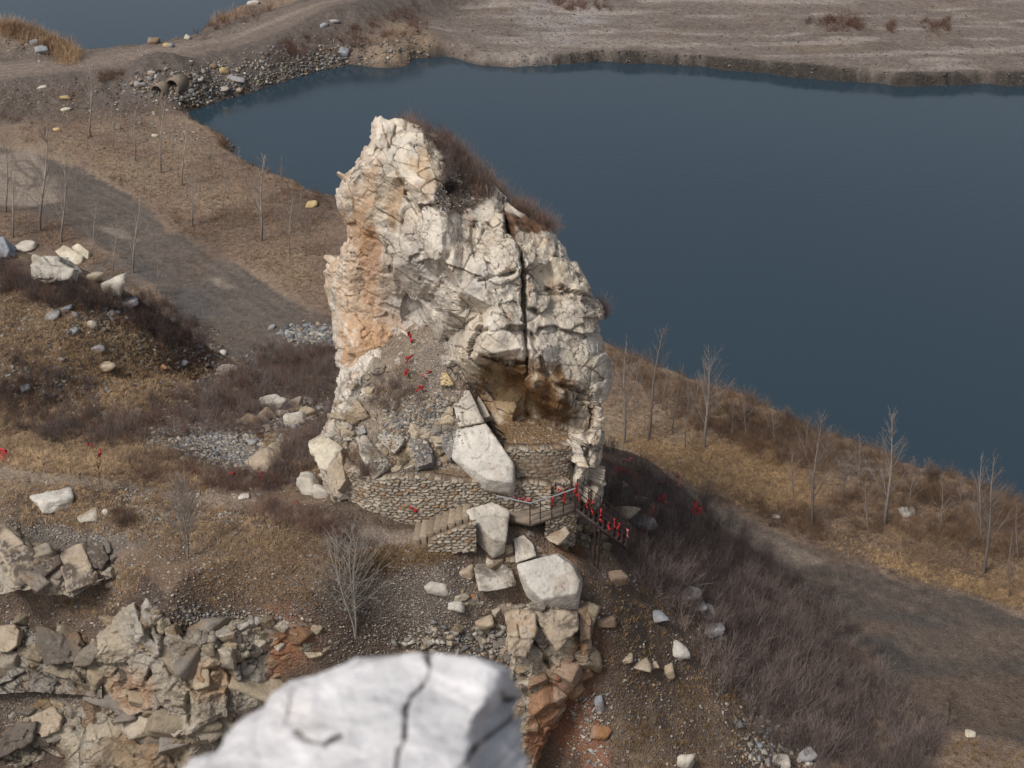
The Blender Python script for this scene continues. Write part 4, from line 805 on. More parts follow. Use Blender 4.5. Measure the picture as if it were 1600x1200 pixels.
hullblock([(555, 668, 53.8), (568, 664, 53.9), (573, 676, 53.4), (560, 681, 53.3)], (0, .5, -.4), 'grey', 'small grey block at the upper end of the tall split slab', seed=58, auto=.15, rough=.03, res=4)
hullblock([(481, 692, 53.2), (505, 682, 53.6), (535, 700, 52.8), (520, 714, 52.3), (514, 724, 52.0), (486, 706, 52.7), (497, 732, 52.0), (512, 738, 51.8)], (.2, 1.0, -.8), 'cream', 'cream angular block forming the left shoulder of the mound', seed=59, auto=.35, rough=.05)
hullblock([(507, 724, 52.2), (532, 704, 52.8), (540, 750, 51.3), (528, 770, 51.1), (516, 750, 51.6)], (.2, .6, -.6), 'tan', 'tan slab under the cream shoulder block at the wall corner', seed=60, auto=.35, rough=.06)
hullblock([(690, 582, 55.1), (697, 580, 55.1), (711, 602, 54.6), (688, 602, 54.6)], (0, .35, -.3), 'yellow', 'pale yellow wedge stone near the head of the debris mound', seed=61, auto=.15, rough=.02, res=4, dirt=.1)
# upper left ridge blocks
hullblock([(46, 415, 79.5), (56, 398, 80.2), (90, 398, 80.2), (112, 420, 79), (108, 436, 78.2), (70, 444, 77.5), (48, 436, 78)], (0, 2, -1.2), 'pale', 'big cracked pale boulder half buried on the left ridge, below the two cream blocks', seed=62, auto=1.0, rough=.12, cracks=[([(66, 398), (80, 412), (100, 415)], 1.3)])
hullblock([(85, 392, 79.6), (100, 382, 80.2), (130, 400, 79.3), (128, 410, 78.8), (112, 418, 78.5)], (0, 1.4, -1), 'cream', 'larger of the two sawn cream blocks on top of the left ridge', seed=63, auto=1.0, frac=.3, rough=.05)
hullblock([(112, 386, 80), (122, 380, 80.4), (139, 393, 79.7), (138, 404, 79.2), (130, 408, 79)], (0, 1.2, -.9), 'cream', 'smaller of the two sawn cream blocks on top of the left ridge', seed=64, auto=1.0, frac=.3, rough=.05)
hullblock([(-10, 372, 80.5), (6, 372, 80.5), (15, 390, 79.5), (10, 402, 78.8), (-10, 404, 78.8)], (0, 1.5, -1.2), 'blue', 'bluish grey boulder cut by the left edge of the photo on the ridge', seed=65, auto=1.0, rough=.1)
# lower left outcrop
hullblock([(-10, 820, 50.4), (6, 820, 50.4), (14, 842, 49.8), (52, 862, 49.2), (20, 860, 49.2), (12, 880, 48.6), (24, 912, 47.9), (50, 908, 48.0), (-10, 850, 49.6)], (.1, 1.2, -.8), 'tan', 'blocky brown outcrop corner at the left edge under the grey rubble', seed=66, auto=.4, grit=0.9, rough=.07, dirt=.7, name='outcrop_block')
hullblock([(50, 872, 49.3), (92, 866, 49.6), (95, 880, 49.0), (62, 908, 48.2), (54, 896, 48.5)], (.1, .9, -.8), 'dark', 'dark rock wedge between the two lower left outcrop blocks', seed=67, auto=.4, grit=0.6, rough=.07, name='outcrop_block')
hullblock([(92, 866, 49.6), (118, 850, 50.2), (128, 848, 50.2), (144, 888, 49.0), (143, 910, 48.3), (104, 926, 47.8), (96, 892, 48.8), (118, 896, 48.8)], (.1, .9, -.7), 'tan', 'cube shaped brown block with gritty dark top at lower left', seed=68, auto=.4, grit=0.9, rough=.05, dirt=.6, name='outcrop_block')
hullblock([(132, 856, 50.1), (160, 852, 50.2), (170, 872, 49.6), (158, 892, 48.9), (145, 886, 49.0)], (0, .9, -.6), 'dark', 'slate dark rock behind the cube shaped brown block', seed=69, auto=.4, grit=0.5, rough=.06, name='outcrop_block')
hullblock([(-10, 978, 48.6), (22, 976, 48.7), (30, 985, 48.4), (26, 1008, 47.9), (12, 1020, 47.7), (-10, 1016, 47.8)], (0, .8, -.6), 'tan', 'smooth tan block at the left edge below the brown outcrop', seed=70, auto=.4, rough=.05)
hullblock([(60, 980, 48.4), (118, 990, 48.1), (132, 1012, 47.6), (120, 1034, 47.2), (72, 1040, 47.2), (56, 1010, 47.8)], (0, 1.1, -.8), 'dark', 'dark slaty rock ledge streaked white at the left end of the cliff', seed=71, auto=.4, grit=0.7, rough=.14, dirt=.5)
hullblock([(48, 1120, 46.9), (84, 1104, 47.2), (98, 1118, 46.9), (92, 1142, 46.4), (66, 1152, 46.3), (50, 1140, 46.5)], (0, .9, -.7), 'tan', 'rounded tan block on the ledge above the dark pit', seed=72, auto=.4, rough=.09)
hullblock([(-10, 1160, 46.8), (30, 1130, 47.2), (56, 1128, 47), (50, 1160, 46.4), (-10, 1190, 46.2)], (0, 1.1, -.8), 'dark', 'dark rock ledge running to the left edge above the pit', seed=73, auto=.4, grit=0.6, rough=.12)
B = boulder
B(84, 783, 56, 30, 'white', 'round cracked white boulder in dry grass below the terrace path', seed=5, depth=.6)
B(140, 808, 30, 16, 'pale', 'pale boulder capped with grit right of the round cracked white boulder', depth=.6)
B(166, 800, 10, 14, 'pale', 'small upright stone between the gritty boulder and the white rubble pile')
B(177, 446, 30, 34, 'pale', 'rounded pale boulder right of the sawn cream blocks on the ridge', depth=.6)
B(200, 472, 26, 18, 'grey', 'grey boulder lowest of the chain on the left ridge crest')
B(40, 385, 26, 14, 'pale', 'low pale boulder between the bluish boulder and the big cracked boulder')
B(148, 432, 18, 20, 'tan', 'tan boulder squeezed between cream blocks and rounded pale boulder')
B(152, 544, 20, 16, 'grey', 'grey angular stone in grass in the middle of the left hill', cat='stone', name='stone')
B(163, 573, 20, 20, 'tan', 'tan and orange stone below the grey angular stone on the left hill', cat='stone', name='stone')
B(142, 506, 14, 14, 'cream', 'cream upright stone at the foot of the left ridge', cat='stone', name='stone')
B(114, 515, 16, 12, 'blue', 'bluish stone left of the cream upright stone', cat='stone', name='stone')
B(80, 492, 22, 12, 'grey', 'flat grey stone under the dark bushes on the left ridge', cat='stone', name='stone')
B(99, 482, 20, 12, 'blue', 'bluish grey stone beside the flat grey stone', cat='stone', name='stone')
B(285, 568, 14, 9, 'blue', 'bluish stone above the dug red earth bank', cat='stone', name='stone')
B(254, 573, 11, 10, 'orange', 'small orange stone at the end of the dirt track', cat='stone', name='stone')
B(352, 578, 26, 20, 'pale', 'pointed pale stone at the foot of the dug red earth bank', cat='stone', name='stone')
B(349, 550, 10, 12, 'white', 'small bright stone standing at the edge of the road by the red bank', cat='stone', name='stone')
B(39, 607, 14, 18, 'blue', 'leaning bluish stone in dark bushes at the left edge', cat='stone', name='stone')
B(80, 618, 14, 10, 'grey', 'grey stone right of the leaning bluish stone', cat='stone', name='stone')
B(425, 632, 36, 24, 'pale', 'jagged pale boulder in the shrubs left of the pinnacle', flatness=.5)
B(460, 657, 36, 16, 'pale', 'long pale boulder in shrubs nearest the pinnacle foot', flatness=.4)
B(395, 690, 14, 12, 'grey', 'grey stone on top of the grey scree', cat='stone', name='stone')
B(438, 690, 12, 8, 'pale', 'small pale stone right of the grey scree', cat='stone', name='stone')
B(413, 722, 44, 26, 'tan', 'long sloping pale rock ridge poking from the lower end of the scree', flatness=.4, yaw=.7)
B(482, 756, 34, 34, 'pale', 'rough pale boulder resting against the left end of the wall', flatness=.9)
B(503, 768, 26, 26, 'pale', 'smaller pale boulder right against the left end of the wall')
B(382, 776, 15, 8, 'white', 'flat white stone beside the terrace path', cat='stone', name='stone')
B(172, 912, 12, 14, 'tan', 'small tan stone right of the brown cube block', cat='stone', name='stone')
B(486, 318, 18, 12, 'yellow', 'yellow boulder alone on the leaf covered flat left of the pinnacle')
B(452, 514, 12, 9, 'blue', 'single bluish stone on the road left of the stone heap', cat='stone', name='stone') if False else None
B(424, 511, 10, 8, 'blue', 'single bluish stone on the road left of the stone heap', cat='stone', name='stone')
B(686, 917, 28, 28, 'pale', 'pale faceted stone in white grit, left of the squat block', cat='stone', name='stone')
B(710, 940, 28, 22, 'white', 'white wedge stone just below the pale faceted stone', cat='stone', name='stone')
B(730, 892, 20, 22, 'tan', 'tan stone touching the left end of the squat block', cat='stone', name='stone')
B(756, 972, 24, 22, 'tan', 'rounded tan stone left of the cracked rock column', cat='stone', name='stone')
B(783, 1010, 22, 24, 'tan', 'tan stone in the gully below the rounded tan stone', cat='stone', name='stone')
B(738, 932, 12, 14, 'orange', 'small orange tinted stone under the squat block', cat='stone', name='stone')
B(790, 945, 18, 12, 'tan', 'low tan stone at the foot of the squat block', cat='stone', name='stone')
B(946, 970, 30, 26, 'brown', 'tan boulder alone on the brown slope right of the cliff')
B(978, 1022, 22, 34, 'tan', 'left and tallest of three tan slabs lying on the right slope', flatness=.4)
B(1000, 1032, 30, 34, 'tan', 'middle of three tan slabs lying on the right slope', flatness=.4)
B(1021, 1036, 16, 18, 'tan', 'right and smallest of three tan slabs lying on the right slope', flatness=.4)
B(1059, 1016, 28, 26, 'white', 'white ring shaped rock on the right slope above the tan slabs')
B(1045, 1050, 16, 22, 'tan', 'tan leaning stone below the white ring shaped rock', cat='stone', name='stone')
B(937, 1098, 14, 32, 'blue', 'bluish upright stone on the orange earth slope', cat='stone', name='stone')
B(940, 1142, 28, 26, 'orange', 'rust orange boulder half sunk in the orange earth')
B(1024, 965, 28, 12, 'blue', 'thin bluish slab on the slope left of the ledge rocks', cat='stone', name='stone', flatness=.3)
B(1072, 928, 30, 24, 'grey', 'topmost grey rock of the ledge at the edge of the thicket')
B(1090, 952, 32, 14, 'grey', 'second grey rock down the ledge at the thicket edge', flatness=.35)
B(1102, 962, 32, 14, 'pale', 'third rock down the ledge, long and flat, at the thicket edge', flatness=.35)
B(1112, 985, 34, 26, 'grey', 'lowest and widest grey rock of the ledge at the thicket edge')
B(1124, 995, 22, 24, 'dark', 'darker rock tucked below the widest grey ledge rock')
B(963, 903, 22, 30, 'brown', 'upright brown stone on the slope near the black stairs', cat='stone', name='stone')
B(1190, 716 + 90, 1, 1, 'grey', 'x') if False else None
B(1213, 807, 12, 8, 'white', 'small white stone on the flat beside the valley road', cat='stone', name='stone')
B(1419, 803, 20, 8, 'white', 'flat white stone among dark shrubs on the right flat', cat='stone', name='stone')
B(1518, 1149, 15, 8, 'cream', 'cream stone on the road verge at the bottom right', cat='stone', name='stone')
B(1222, 1190, 22, 24, 'pale', 'pale boulder in the bottom edge rubble, left of a grey one')
B(1262, 1180, 22, 26, 'grey', 'grey boulder at the bottom edge inside the thicket rim')
B(1068, 1190, 20, 30, 'pale', 'pale upright stone at the bottom edge on the right slope', cat='stone', name='stone')
B(975, 800, 30, 24, 'tan', 'tan craggy boulder behind the upper end of the black stairs')
B(1003, 816, 40, 28, 'grey', 'wide grey craggy boulder right of the black stairs')
B(972, 757, 16, 9, 'tan', 'small tan boulder on the paved ground right of the pinnacle')
B(998, 780, 20, 16, 'grey', 'grey stone beside the paved ground and the shrubs', cat='stone', name='stone')
B(66, 79, 16, 12, 'blue', 'bluish slab on the reed covered mound, upper left', cat='stone', name='stone', flatness=.5)
B(54, 66, 12, 12, 'blue', 'bluish block above the bluish slab on the reed mound', cat='stone', name='stone')
B(293, 58, 10, 9, 'cream', 'cream stone with dark base on the far side of the embankment road', cat='stone', name='stone')
B(260, 70, 11, 8, 'yellow', 'yellow stone at the pond side of the embankment road', cat='stone', name='stone')
B(267, 71, 8, 7, 'blue', 'bluish stone touching the yellow stone at the pond side', cat='stone', name='stone')
B(239, 64, 18, 12, 'brown', 'brown rounded boulder at the pond side of the embankment')
B(350, 110, 14, 12, 'yellow', 'yellow boulder on the lake side bank of the embankment')
B(371, 124, 20, 12, 'grey', 'large grey block on the rubble bank by the lake')
B(333, 102, 12, 10, 'brown', 'brown boulder left of the yellow boulder on the embankment bank')
B(311, 124, 12, 9, 'pale', 'pale square block right of the twin culvert pipes')
B(215, 131, 14, 9, 'grey', 'grey square block left of the twin culvert pipes')
B(346, 139, 18, 7, 'pale', 'long pale stone on the shore rubble', cat='stone', name='stone')
B(372, 140, 12, 9, 'tan', 'tan boulder standing at the water line below the grey block')
B(395, 4, 16, 7, 'white', 'white block at the top edge beside the pond')
B(506, 39, 12, 9, 'blue', 'bluish boulder on the bank near the top, left of a long one')
B(522, 33, 14, 8, 'grey', 'long grey boulder on the bank near the top')
B(536, 80, 18, 12, 'blue', 'bluish boulder at the lake edge below the grass mound')
B(101, 152, 14, 7, 'yellow', 'yellow flat stone on the waste ground, upper left', cat='stone', name='stone')
B(103, 171, 14, 7, 'cream', 'cream stone just below the yellow flat stone, upper left', cat='stone', name='stone')
B(66, 136, 12, 7, 'pale', 'pale stone beside the embankment road, upper left', cat='stone', name='stone')
B(242, 212, 10, 8, 'cream', 'cream stone among saplings left of the lake tip', cat='stone', name='stone')
B(88, 202, 10, 6, 'yellow', 'small yellow stone near the tyre marked mud', cat='stone', name='stone')

# ------------------------------------------------------------------ foreground rock (close to the lens, out of focus)
def fgcol(u, v, V, col):
    c = lin(218, 216, 217) * (1 + .10 * fbm(V * 5, 4, 101)[:, None] + .05 * fbm(V * 22, 3, 103)[:, None])
    m = sstep(.2, .6, fbm(V * 4 + 7, 3, 102))[:, None] * .35; c = c * (1 - m) + lin(186, 172, 160) * m
    m = sstep(.3, .55, fbm(V * 16 + 3, 4, 104))[:, None] * .5; c = c * (1 - m) + lin(150, 146, 142) * m
    for line, wd in FGC:
        g_ = np.exp(-(ldist(line, u, v) / wd) ** 2)[:, None] * .8; c = c * (1 - g_) + lin(96, 82, 70) * g_
    return c
FGC = [([(668, 1015), (671, 1045), (662, 1062), (645, 1080), (634, 1105), (634, 1150)], 2.6), ([(634, 1150), (622, 1185), (616, 1230)], 2.5), ([(784, 1080), (788, 1105), (782, 1135), (750, 1162), (722, 1198), (690, 1250)], 3), ([(466, 1140), (478, 1155), (505, 1161), (532, 1150)], 3)]
V, F, col, _ = relief('f', 'v', [(1022, 640), (1026, 566), (1040, 541), (1058, 497), (1067, 454), (1085, 425), (1108, 414), (1122, 385), (1150, 352), (1178, 338), (1186, 296), (1230, 270), (1420, 150)],
                      [(1022, 672), (1030, 745), (1040, 782), (1049, 800), (1078, 796), (1108, 772), (1130, 754), (1165, 760), (1200, 752), (1300, 760), (1420, 766)],
                      [(640, 1025, 2.72), (500, 1060, 2.62), (800, 1040, 2.66), (600, 1100, 2.5), (750, 1100, 2.47), (400, 1140, 2.48), (620, 1200, 2.25), (770, 1180, 2.33), (330, 1200, 2.36), (800, 1130, 2.55), (600, 1400, 1.8), (300, 1400, 1.9), (800, 1400, 1.9)],
                      330, 330, 1022, 1420, back=.5, rnd=.07, rdep=.16, seed=55, colfn=fgcol, wig=5, grooves=[(FGC[0][0], 4, .05), (FGC[1][0], 3, .02), (FGC[2][0], 5, .07), (FGC[3][0], 5, .03)],
                      unit=7.0, bdir=(0, .1, -1), fac=((90, .006), (30, .002)), amp=.12, big=2.4, med=.9, small=.3, crackdark=.15)
V[:, 2] = V[:, 2]
o = mk('foreground_rock', V, F, M_rock, col); tag(o, 'big blurred white rock right in front of the lens, split by dark cracks', 'rock')

# ------------------------------------------------------------------ rubble, uncountable
def stonevar(n, k):
    out = []; Vd, Fd = ICO[k]
    for i in range(n):
        r = np.random.default_rng(900 + i); Nn, dd = rand_planes(r); V = Vd * polyr(Vd, Nn, dd, 0)[:, None]
        V *= np.array([1, r.uniform(.6, .9), r.uniform(.4, .8)]); out.append((V, Fd))
    return out
def shards(n, k, s0):
    out = []
    for i in range(n):
        r = np.random.default_rng(s0 + i); q = r.normal(0, 1, (k, 3)); q /= np.linalg.norm(q, axis=1, keepdims=True); q *= np.array([1, r.uniform(.55, .9), r.uniform(.35, .75)]) * r.uniform(.75, 1.1, (k, 1))
        bm = bmesh.new(); [bm.verts.new(x) for x in q]; bmesh.ops.convex_hull(bm, input=bm.verts[:]); bm.verts.index_update(); bm.verts.ensure_lookup_table()
        out.append((np.array([v.co[:] for v in bm.verts]), np.array([[x.index for x in f.verts] for f in bm.faces]))); bm.free()
    return out
SV1, SV2 = shards(14, 10, 900), shards(12, 16, 950)
def tiles(name, vars_, pos, sc, cols, mat, label=None, cat=None, kind='stuff', tilt=.5, nonun=None, seed=1):
    r = np.random.default_rng(seed); n = len(pos); pick = r.integers(0, len(vars_), n)
    VV_, FF_, CC_ = [], [], []; base = 0
    for k, (V, F) in enumerate(vars_):
        idx = np.where(pick == k)[0]
        if not len(idx): continue
        m = len(idx); yaw = r.uniform(0, 6.283, m); tx = r.normal(0, tilt, m); c, s_ = np.cos(yaw), np.sin(yaw); cx, sx = np.cos(tx), np.sin(tx)
        Rm = np.zeros((m, 3, 3)); Rm[:, 0, 0] = c; Rm[:, 0, 1] = -s_ * cx; Rm[:, 0, 2] = s_ * sx; Rm[:, 1, 0] = s_; Rm[:, 1, 1] = c * cx; Rm[:, 1, 2] = -c * sx; Rm[:, 2, 1] = sx; Rm[:, 2, 2] = cx
        W = np.einsum('mij,vj->mvi', Rm, V) * sc[idx][:, None, None] + pos[idx][:, None]
        VV_.append(W.reshape(-1, 3)); FF_.append((F[None] + (np.arange(m) * len(V))[:, None, None] + base).reshape(-1, F.shape[1])); CC_.append(np.repeat(cols[idx], len(V), 0)); base += m * len(V)
    o = mk(name, np.concatenate(VV_), np.concatenate(FF_), mat, np.concatenate(CC_), smooth=False)
    tag(o, label, cat, kind=kind); return o
def inpoly(poly, n, r):
    p = np.array(poly, float); lo, hi = p.min(0), p.max(0); out = np.zeros((0, 2))
    while len(out) < n:
        q = r.uniform(lo, hi, (n * 2, 2)); out = np.r_[out, q[sdist(p, q[:, 0], q[:, 1]) < 0]]
    return out[:n]
def place(q, surf=False):
    if not surf: return gpt(q[:, 0], q[:, 1])
    G = gpt(q[:, 0], q[:, 1]); return np.array([ray(x[0], x[1], g)[0] for x, g in zip(q, G)])
def stonecols(n, r, tones=('pale', 'grey', 'tan', 'white', 'blue', 'brown'), p=(.24, .24, .26, .05, .05, .16), gain=.8):
    T = np.array([TONE[t] for t in tones]); k = r.choice(len(tones), n, p=p); return T[k] * r.uniform(.4, 1.1, (n, 1)) * gain
def rubble(label, zones, seed, surf=False, vars_=None, name='rubble', **kw):
    r = np.random.default_rng(seed); PP, SC = [], []
    for poly, n, lo, hi in zones:
        q = inpoly(poly, n, r) + r.normal(0, 1, (n, 2)) * (np.ptp(np.array(poly), axis=0) * .06 + 2)[None]; P = place(q, surf); s = lo * (hi / lo) ** (r.random(n) ** 2.2)
        ok = P[:, 2] > -.95; PP.append(P[ok]); SC.append(s[ok])
    P = np.concatenate(PP); s = np.concatenate(SC); cl = stonecols(len(P), r, **kw)
    return tiles(name, vars_ or SV1, P, s, cl, M_stone, label, 'rubble', seed=seed)
rubble('grey scree of small broken stones spilling down the middle left slope', [([(205, 690), (270, 650), (340, 665), (400, 690), (430, 720), (405, 745), (330, 715), (260, 705)], 2600, .04, .26), ([(300, 670), (380, 690), (400, 730), (320, 710)], 1300, .06, .22), ([(380, 640), (460, 620), (520, 640), (440, 690), (390, 690)], 500, .06, .4)], 1, p=(.3, .35, .12, .08, .1, .05))
rubble('pile of small white broken stones beside the leaning bare sapling', [([(190, 775), (215, 772), (250, 800), (290, 800), (330, 805), (250, 828), (225, 810)], 900, .05, .2), ([(125, 798), (155, 796), (150, 808), (128, 808)], 120, .04, .1), ([(340, 800), (385, 800), (380, 815), (350, 815)], 120, .05, .22)], 2, p=(.45, .1, .15, .25, .02, .03))
rubble('heap of bluish grey stones dumped on the valley road', [([(436, 516), (470, 510), (525, 512), (525, 545), (480, 542), (450, 528)], 320, .12, .42), ([(440, 518), (480, 512), (525, 518), (520, 532), (470, 534)], 160, .15, .5)], 3, vars_=SV2, p=(.3, .3, .05, .1, .25, 0), tones=('pale', 'grey', 'tan', 'white', 'blue', 'brown'))
rubble('rubble covering the lake side bank of the embankment', [([(200, 125), (270, 115), (400, 85), (560, 60), (660, 50), (655, 85), (600, 100), (540, 99), (430, 128), (320, 165), (260, 160), (200, 150)], 3200, .06, .42), ([(300, 160), (420, 126), (545, 97), (545, 86), (420, 112), (300, 145)], 1500, .08, .4), ([(210, 120), (300, 110), (330, 140), (290, 160), (220, 140)], 500, .12, .7), ([(330, 192), (370, 205), (382, 238), (350, 215)], 160, .12, .5)], 4, vars_=SV1, gain=.8)
rubble('stones strewn over the embankment verges and the waste ground', [([(0, 140), (200, 140), (380, 250), (300, 320), (120, 220), (0, 200)], 900, .06, .3), ([(130, 165), (300, 200), (350, 230), (200, 215)], 500, .08, .35), ([(0, 40), (90, 70), (60, 95), (0, 75)], 160, .1, .4), ([(380, 380), (520, 330), (520, 440), (420, 400)], 120, .05, .2), ([(0, 128), (160, 122), (150, 160), (0, 170)], 350, .06, .25), ([(200, 95), (400, 40), (420, 20), (300, 60), (180, 92)], 120, .1, .35)], 5, gain=.75)
rubble('shingle scattered on the far gravel shore', [([(690, 80), (820, 95), (1000, 88), (1300, 112), (1600, 122), (1600, 5), (700, 5)], 9000, .06, .26), ([(820, 10), (920, 20), (900, 50), (840, 55)], 500, .06, .22)], 6, gain=.5, p=(.3, .3, .25, .03, .02, .10))
rubble('loose stones and grit on the terrace and the gully behind the white rock', [([(520, 860), (720, 870), (800, 930), (790, 1040), (520, 1040), (480, 930)], 6500, .02, .10), ([(560, 900), (700, 880), (740, 960), (640, 990), (560, 960)], 3500, .018, .07), ([(640, 980), (800, 980), (800, 1040), (640, 1040)], 300, .1, .35)], 7, p=(.4, .15, .15, .25, .02, .03))
rubble('small stones littering the soil above the left cliff', [([(250, 830), (500, 830), (560, 950), (300, 990), (220, 930)], 3200, .02, .12), ([(260, 950), (420, 960), (480, 970), (330, 995)], 1200, .03, .18), ([(0, 800), (230, 805), (250, 840), (120, 850), (0, 830)], 3200, .02, .10), ([(150, 850), (230, 880), (180, 950), (130, 930)], 500, .03, .16), ([(0, 920), (60, 930), (180, 900), (180, 980), (0, 980)], 500, .03, .14), ([(0, 1000), (130, 1020), (120, 1120), (0, 1160)], 4500, .02, .11), ([(0, 700), (600, 740), (640, 840), (0, 800)], 700, .02, .12)], 8, p=(.4, .2, .15, .18, .02, .05))
rubble('stones scattered over the hill at left', [([(0, 460), (220, 480), (340, 540), (200, 640), (0, 640)], 3600, .03, .26), ([(200, 480), (250, 500), (340, 530), (345, 560), (280, 560)], 600, .05, .3), ([(330, 560), (400, 560), (420, 640), (300, 640)], 500, .05, .35), ([(100, 560), (180, 600), (160, 650), (90, 640)], 300, .05, .4), ([(340, 540), (420, 590), (500, 640), (480, 700), (380, 660), (320, 600)], 700, .05, .38), ([(200, 640), (330, 600), (400, 640), (300, 690)], 500, .04, .3), ([(60, 470), (210, 470), (230, 500), (100, 520)], 400, .05, .4), ([(0, 690), (400, 740), (640, 850), (0, 830)], 900, .02, .14), ([(400, 620), (520, 620), (500, 760), (380, 740)], 900, .04, .3)], 9)
rubble('stones scattered down the brown slope right of the cliff', [([(900, 860), (1050, 880), (1180, 1120), (1200, 1200), (880, 1200), (930, 1000)], 3000, .02, .14), ([(1150, 1130), (1200, 1120), (1260, 1170), (1310, 1200), (1160, 1200)], 260, .1, .4), ([(1060, 1000), (1140, 1080), (1240, 1170), (1150, 1190)], 300, .04, .22), ([(900, 1080), (960, 1090), (950, 1200), (890, 1190)], 500, .04, .2), ([(930, 790), (1000, 780), (1040, 830), (990, 860)], 160, .06, .3)], 10, p=(.3, .15, .25, .15, .05, .10), gain=.8)
rubble('stones scattered over the flat between the valley road and the lake', [([(950, 540), (1100, 600), (1600, 790), (1600, 940), (1300, 860), (950, 690)], 700, .03, .16), ([(1290, 700), (1380, 730), (1340, 780)], 500, .03, .1)], 11, gain=.8)
rubble('broken stones and grit on the debris mound', [([(560, 600), (640, 560), (720, 590), (740, 640), (700, 700), (640, 740), (560, 740), (530, 690)], 3200, .018, .09), ([(620, 620), (700, 620), (720, 680), (650, 700), (600, 680)], 1500, .04, .22), ([(640, 535), (700, 520), (730, 590), (650, 600)], 1100, .02, .09), ([(560, 700), (700, 710), (710, 760), (600, 750)], 500, .02, .14), ([(800, 665), (880, 670), (880, 700), (800, 700)], 260, .025, .09)], 12, surf=True, p=(.4, .2, .15, .15, .02, .08))
rubble('grit and stones caught on the vegetated top of the pinnacle', [([(650, 205), (690, 225), (770, 300), (735, 320), (690, 335), (675, 325), (700, 290), (690, 240)], 600, .03, .14)], 13, surf=True)

# ------------------------------------------------------------------ shrubs, grass
def ribbonstrip(P, w, side, V, F):
    n = len(P); b = len(V)
    for i in range(n):
        ww = w * (1 - .75 * i / (n - 1)) / 2
        V.append(P[i] - side * ww); V.append(P[i] + side * ww)
    for i in range(n - 1): F.append([b + 2 * i, b + 2 * i + 1, b + 2 * i + 3, b + 2 * i + 2])
def shrubvar(seed, stems=26, spread=.55, w=.013, curl=.25, sub=3, base=.12):
    r = np.random.default_rng(seed); V, F = [], []
    for _ in range(stems):
        az = r.uniform(0, 6.283); out_ = r.uniform(.1, 1) * spread; L = r.uniform(.6, 1.1); d = np.array([math.cos(az) * out_, math.sin(az) * out_, 1.0]); d /= np.linalg.norm(d)
        p0 = np.array([r.normal(0, base), r.normal(0, base), -.05]); bend = r.normal(0, curl, 3) * L; side = r.normal(0, 1, 3); side -= d * (side @ d); side /= np.linalg.norm(side)
        t_ = np.linspace(0, 1, 4)[:, None]; P = p0 + d * L * t_ + bend * t_ ** 2 * .5; ribbonstrip(P, w, side, V, F)
        for _ in range(sub):
            k = r.uniform(.25, .85); q = p0 + d * L * k + bend * k * k * .5; e = d + r.normal(0, .45, 3); e /= np.linalg.norm(e); l2 = L * r.uniform(.2, .5)
            s2 = r.normal(0, 1, 3); s2 -= e * (s2 @ e); s2 /= np.linalg.norm(s2); t2 = np.linspace(0, 1, 3)[:, None]
            ribbonstrip(q + e * l2 * t2 + r.normal(0, .1, 3) * l2 * t2 ** 2, w * .6, s2, V, F)
    return np.array(V), np.array(F)
SH = [shrubvar(i) for i in range(6)]
SHW = [shrubvar(20 + i, stems=18, spread=1.1, w=.014, curl=.5) for i in range(5)]
def tuftvar(seed, n=11, w=.014, spread=.7, droop=.5):
    r = np.random.default_rng(seed); V, F = [], []
    for _ in range(n):
        az = r.uniform(0, 6.283); o_ = r.uniform(.1, 1) * spread; L = r.uniform(.5, 1.1); h_ = np.array([math.cos(az), math.sin(az), 0]); side = np.array([-h_[1], h_[0], 0]) * w / 2; p0 = np.array([r.normal(0, .12), r.normal(0, .12), -.03])
        b = len(V); m = p0 + h_ * o_ * L * .4 + np.array([0, 0, L * .6]); e = p0 + h_ * o_ * L * (.8 + droop * .3) + np.array([0, 0, L * (1 - droop * .4)])
        V += [p0 - side, p0 + side, m + side * .8, m - side * .8, e, e]; F += [[b, b + 1, b + 2, b + 3], [b + 3, b + 2, b + 4, b + 5]]
    return np.array(V), np.array(F)
TF = [tuftvar(i) for i in range(6)]
TFL = [tuftvar(30 + i, n=9, droop=1.4, spread=1.2, w=.04) for i in range(5)]
C_pur, C_redb, C_drk, C_tan = lin(150, 134, 128), lin(140, 112, 98), lin(116, 104, 100), lin(168, 142, 106)
def growth(name, label, cat, zones, seed, vars_, base, mat, lo, hi, surf=False, var=.25, alt=None, tilt=.18, jit=1.0, mask=None, zmin=-.7):
    r = np.random.default_rng(seed); PP = []
    for poly, n in zones:
        q = inpoly(poly, n, r) + r.normal(0, 1, (n, 2)) * jit * (np.ptp(np.array(poly), axis=0) * .035 + 2)[None]; PP.append(place(q, surf))
    P = np.concatenate(PP); P = P[(P[:, 2] > zmin)]
    if vars_ is SH or vars_ is SHW: P = P[fbm(P * .45, 3, seed + 9) > -.22 - .5 * r.random(len(P))]
    if mask is not None: P = P[mask(P, r)]
    s = r.uniform(lo, hi, len(P)) * (1 + .35 * fbm(P * .5, 2, seed + 3)); c = np.array(base) * r.uniform(1 - var, 1 + var, (len(P), 1)) * (1 + .5 * fbm(P * .35, 3, seed + 4)[:, None])
    if alt is not None:
        m = (r.random(len(P)) < .35)[:, None]; c = np.where(m, np.array(alt) * r.uniform(.8, 1.2, (len(P), 1)), c)
    return tiles(name, vars_, P, s, c, mat, label, cat, tilt=tilt, seed=seed)
def offroad(P, r): return (sdist(ROAD, P[:, 0], P[:, 1]) > .3 + r.random(len(P)) * .8)
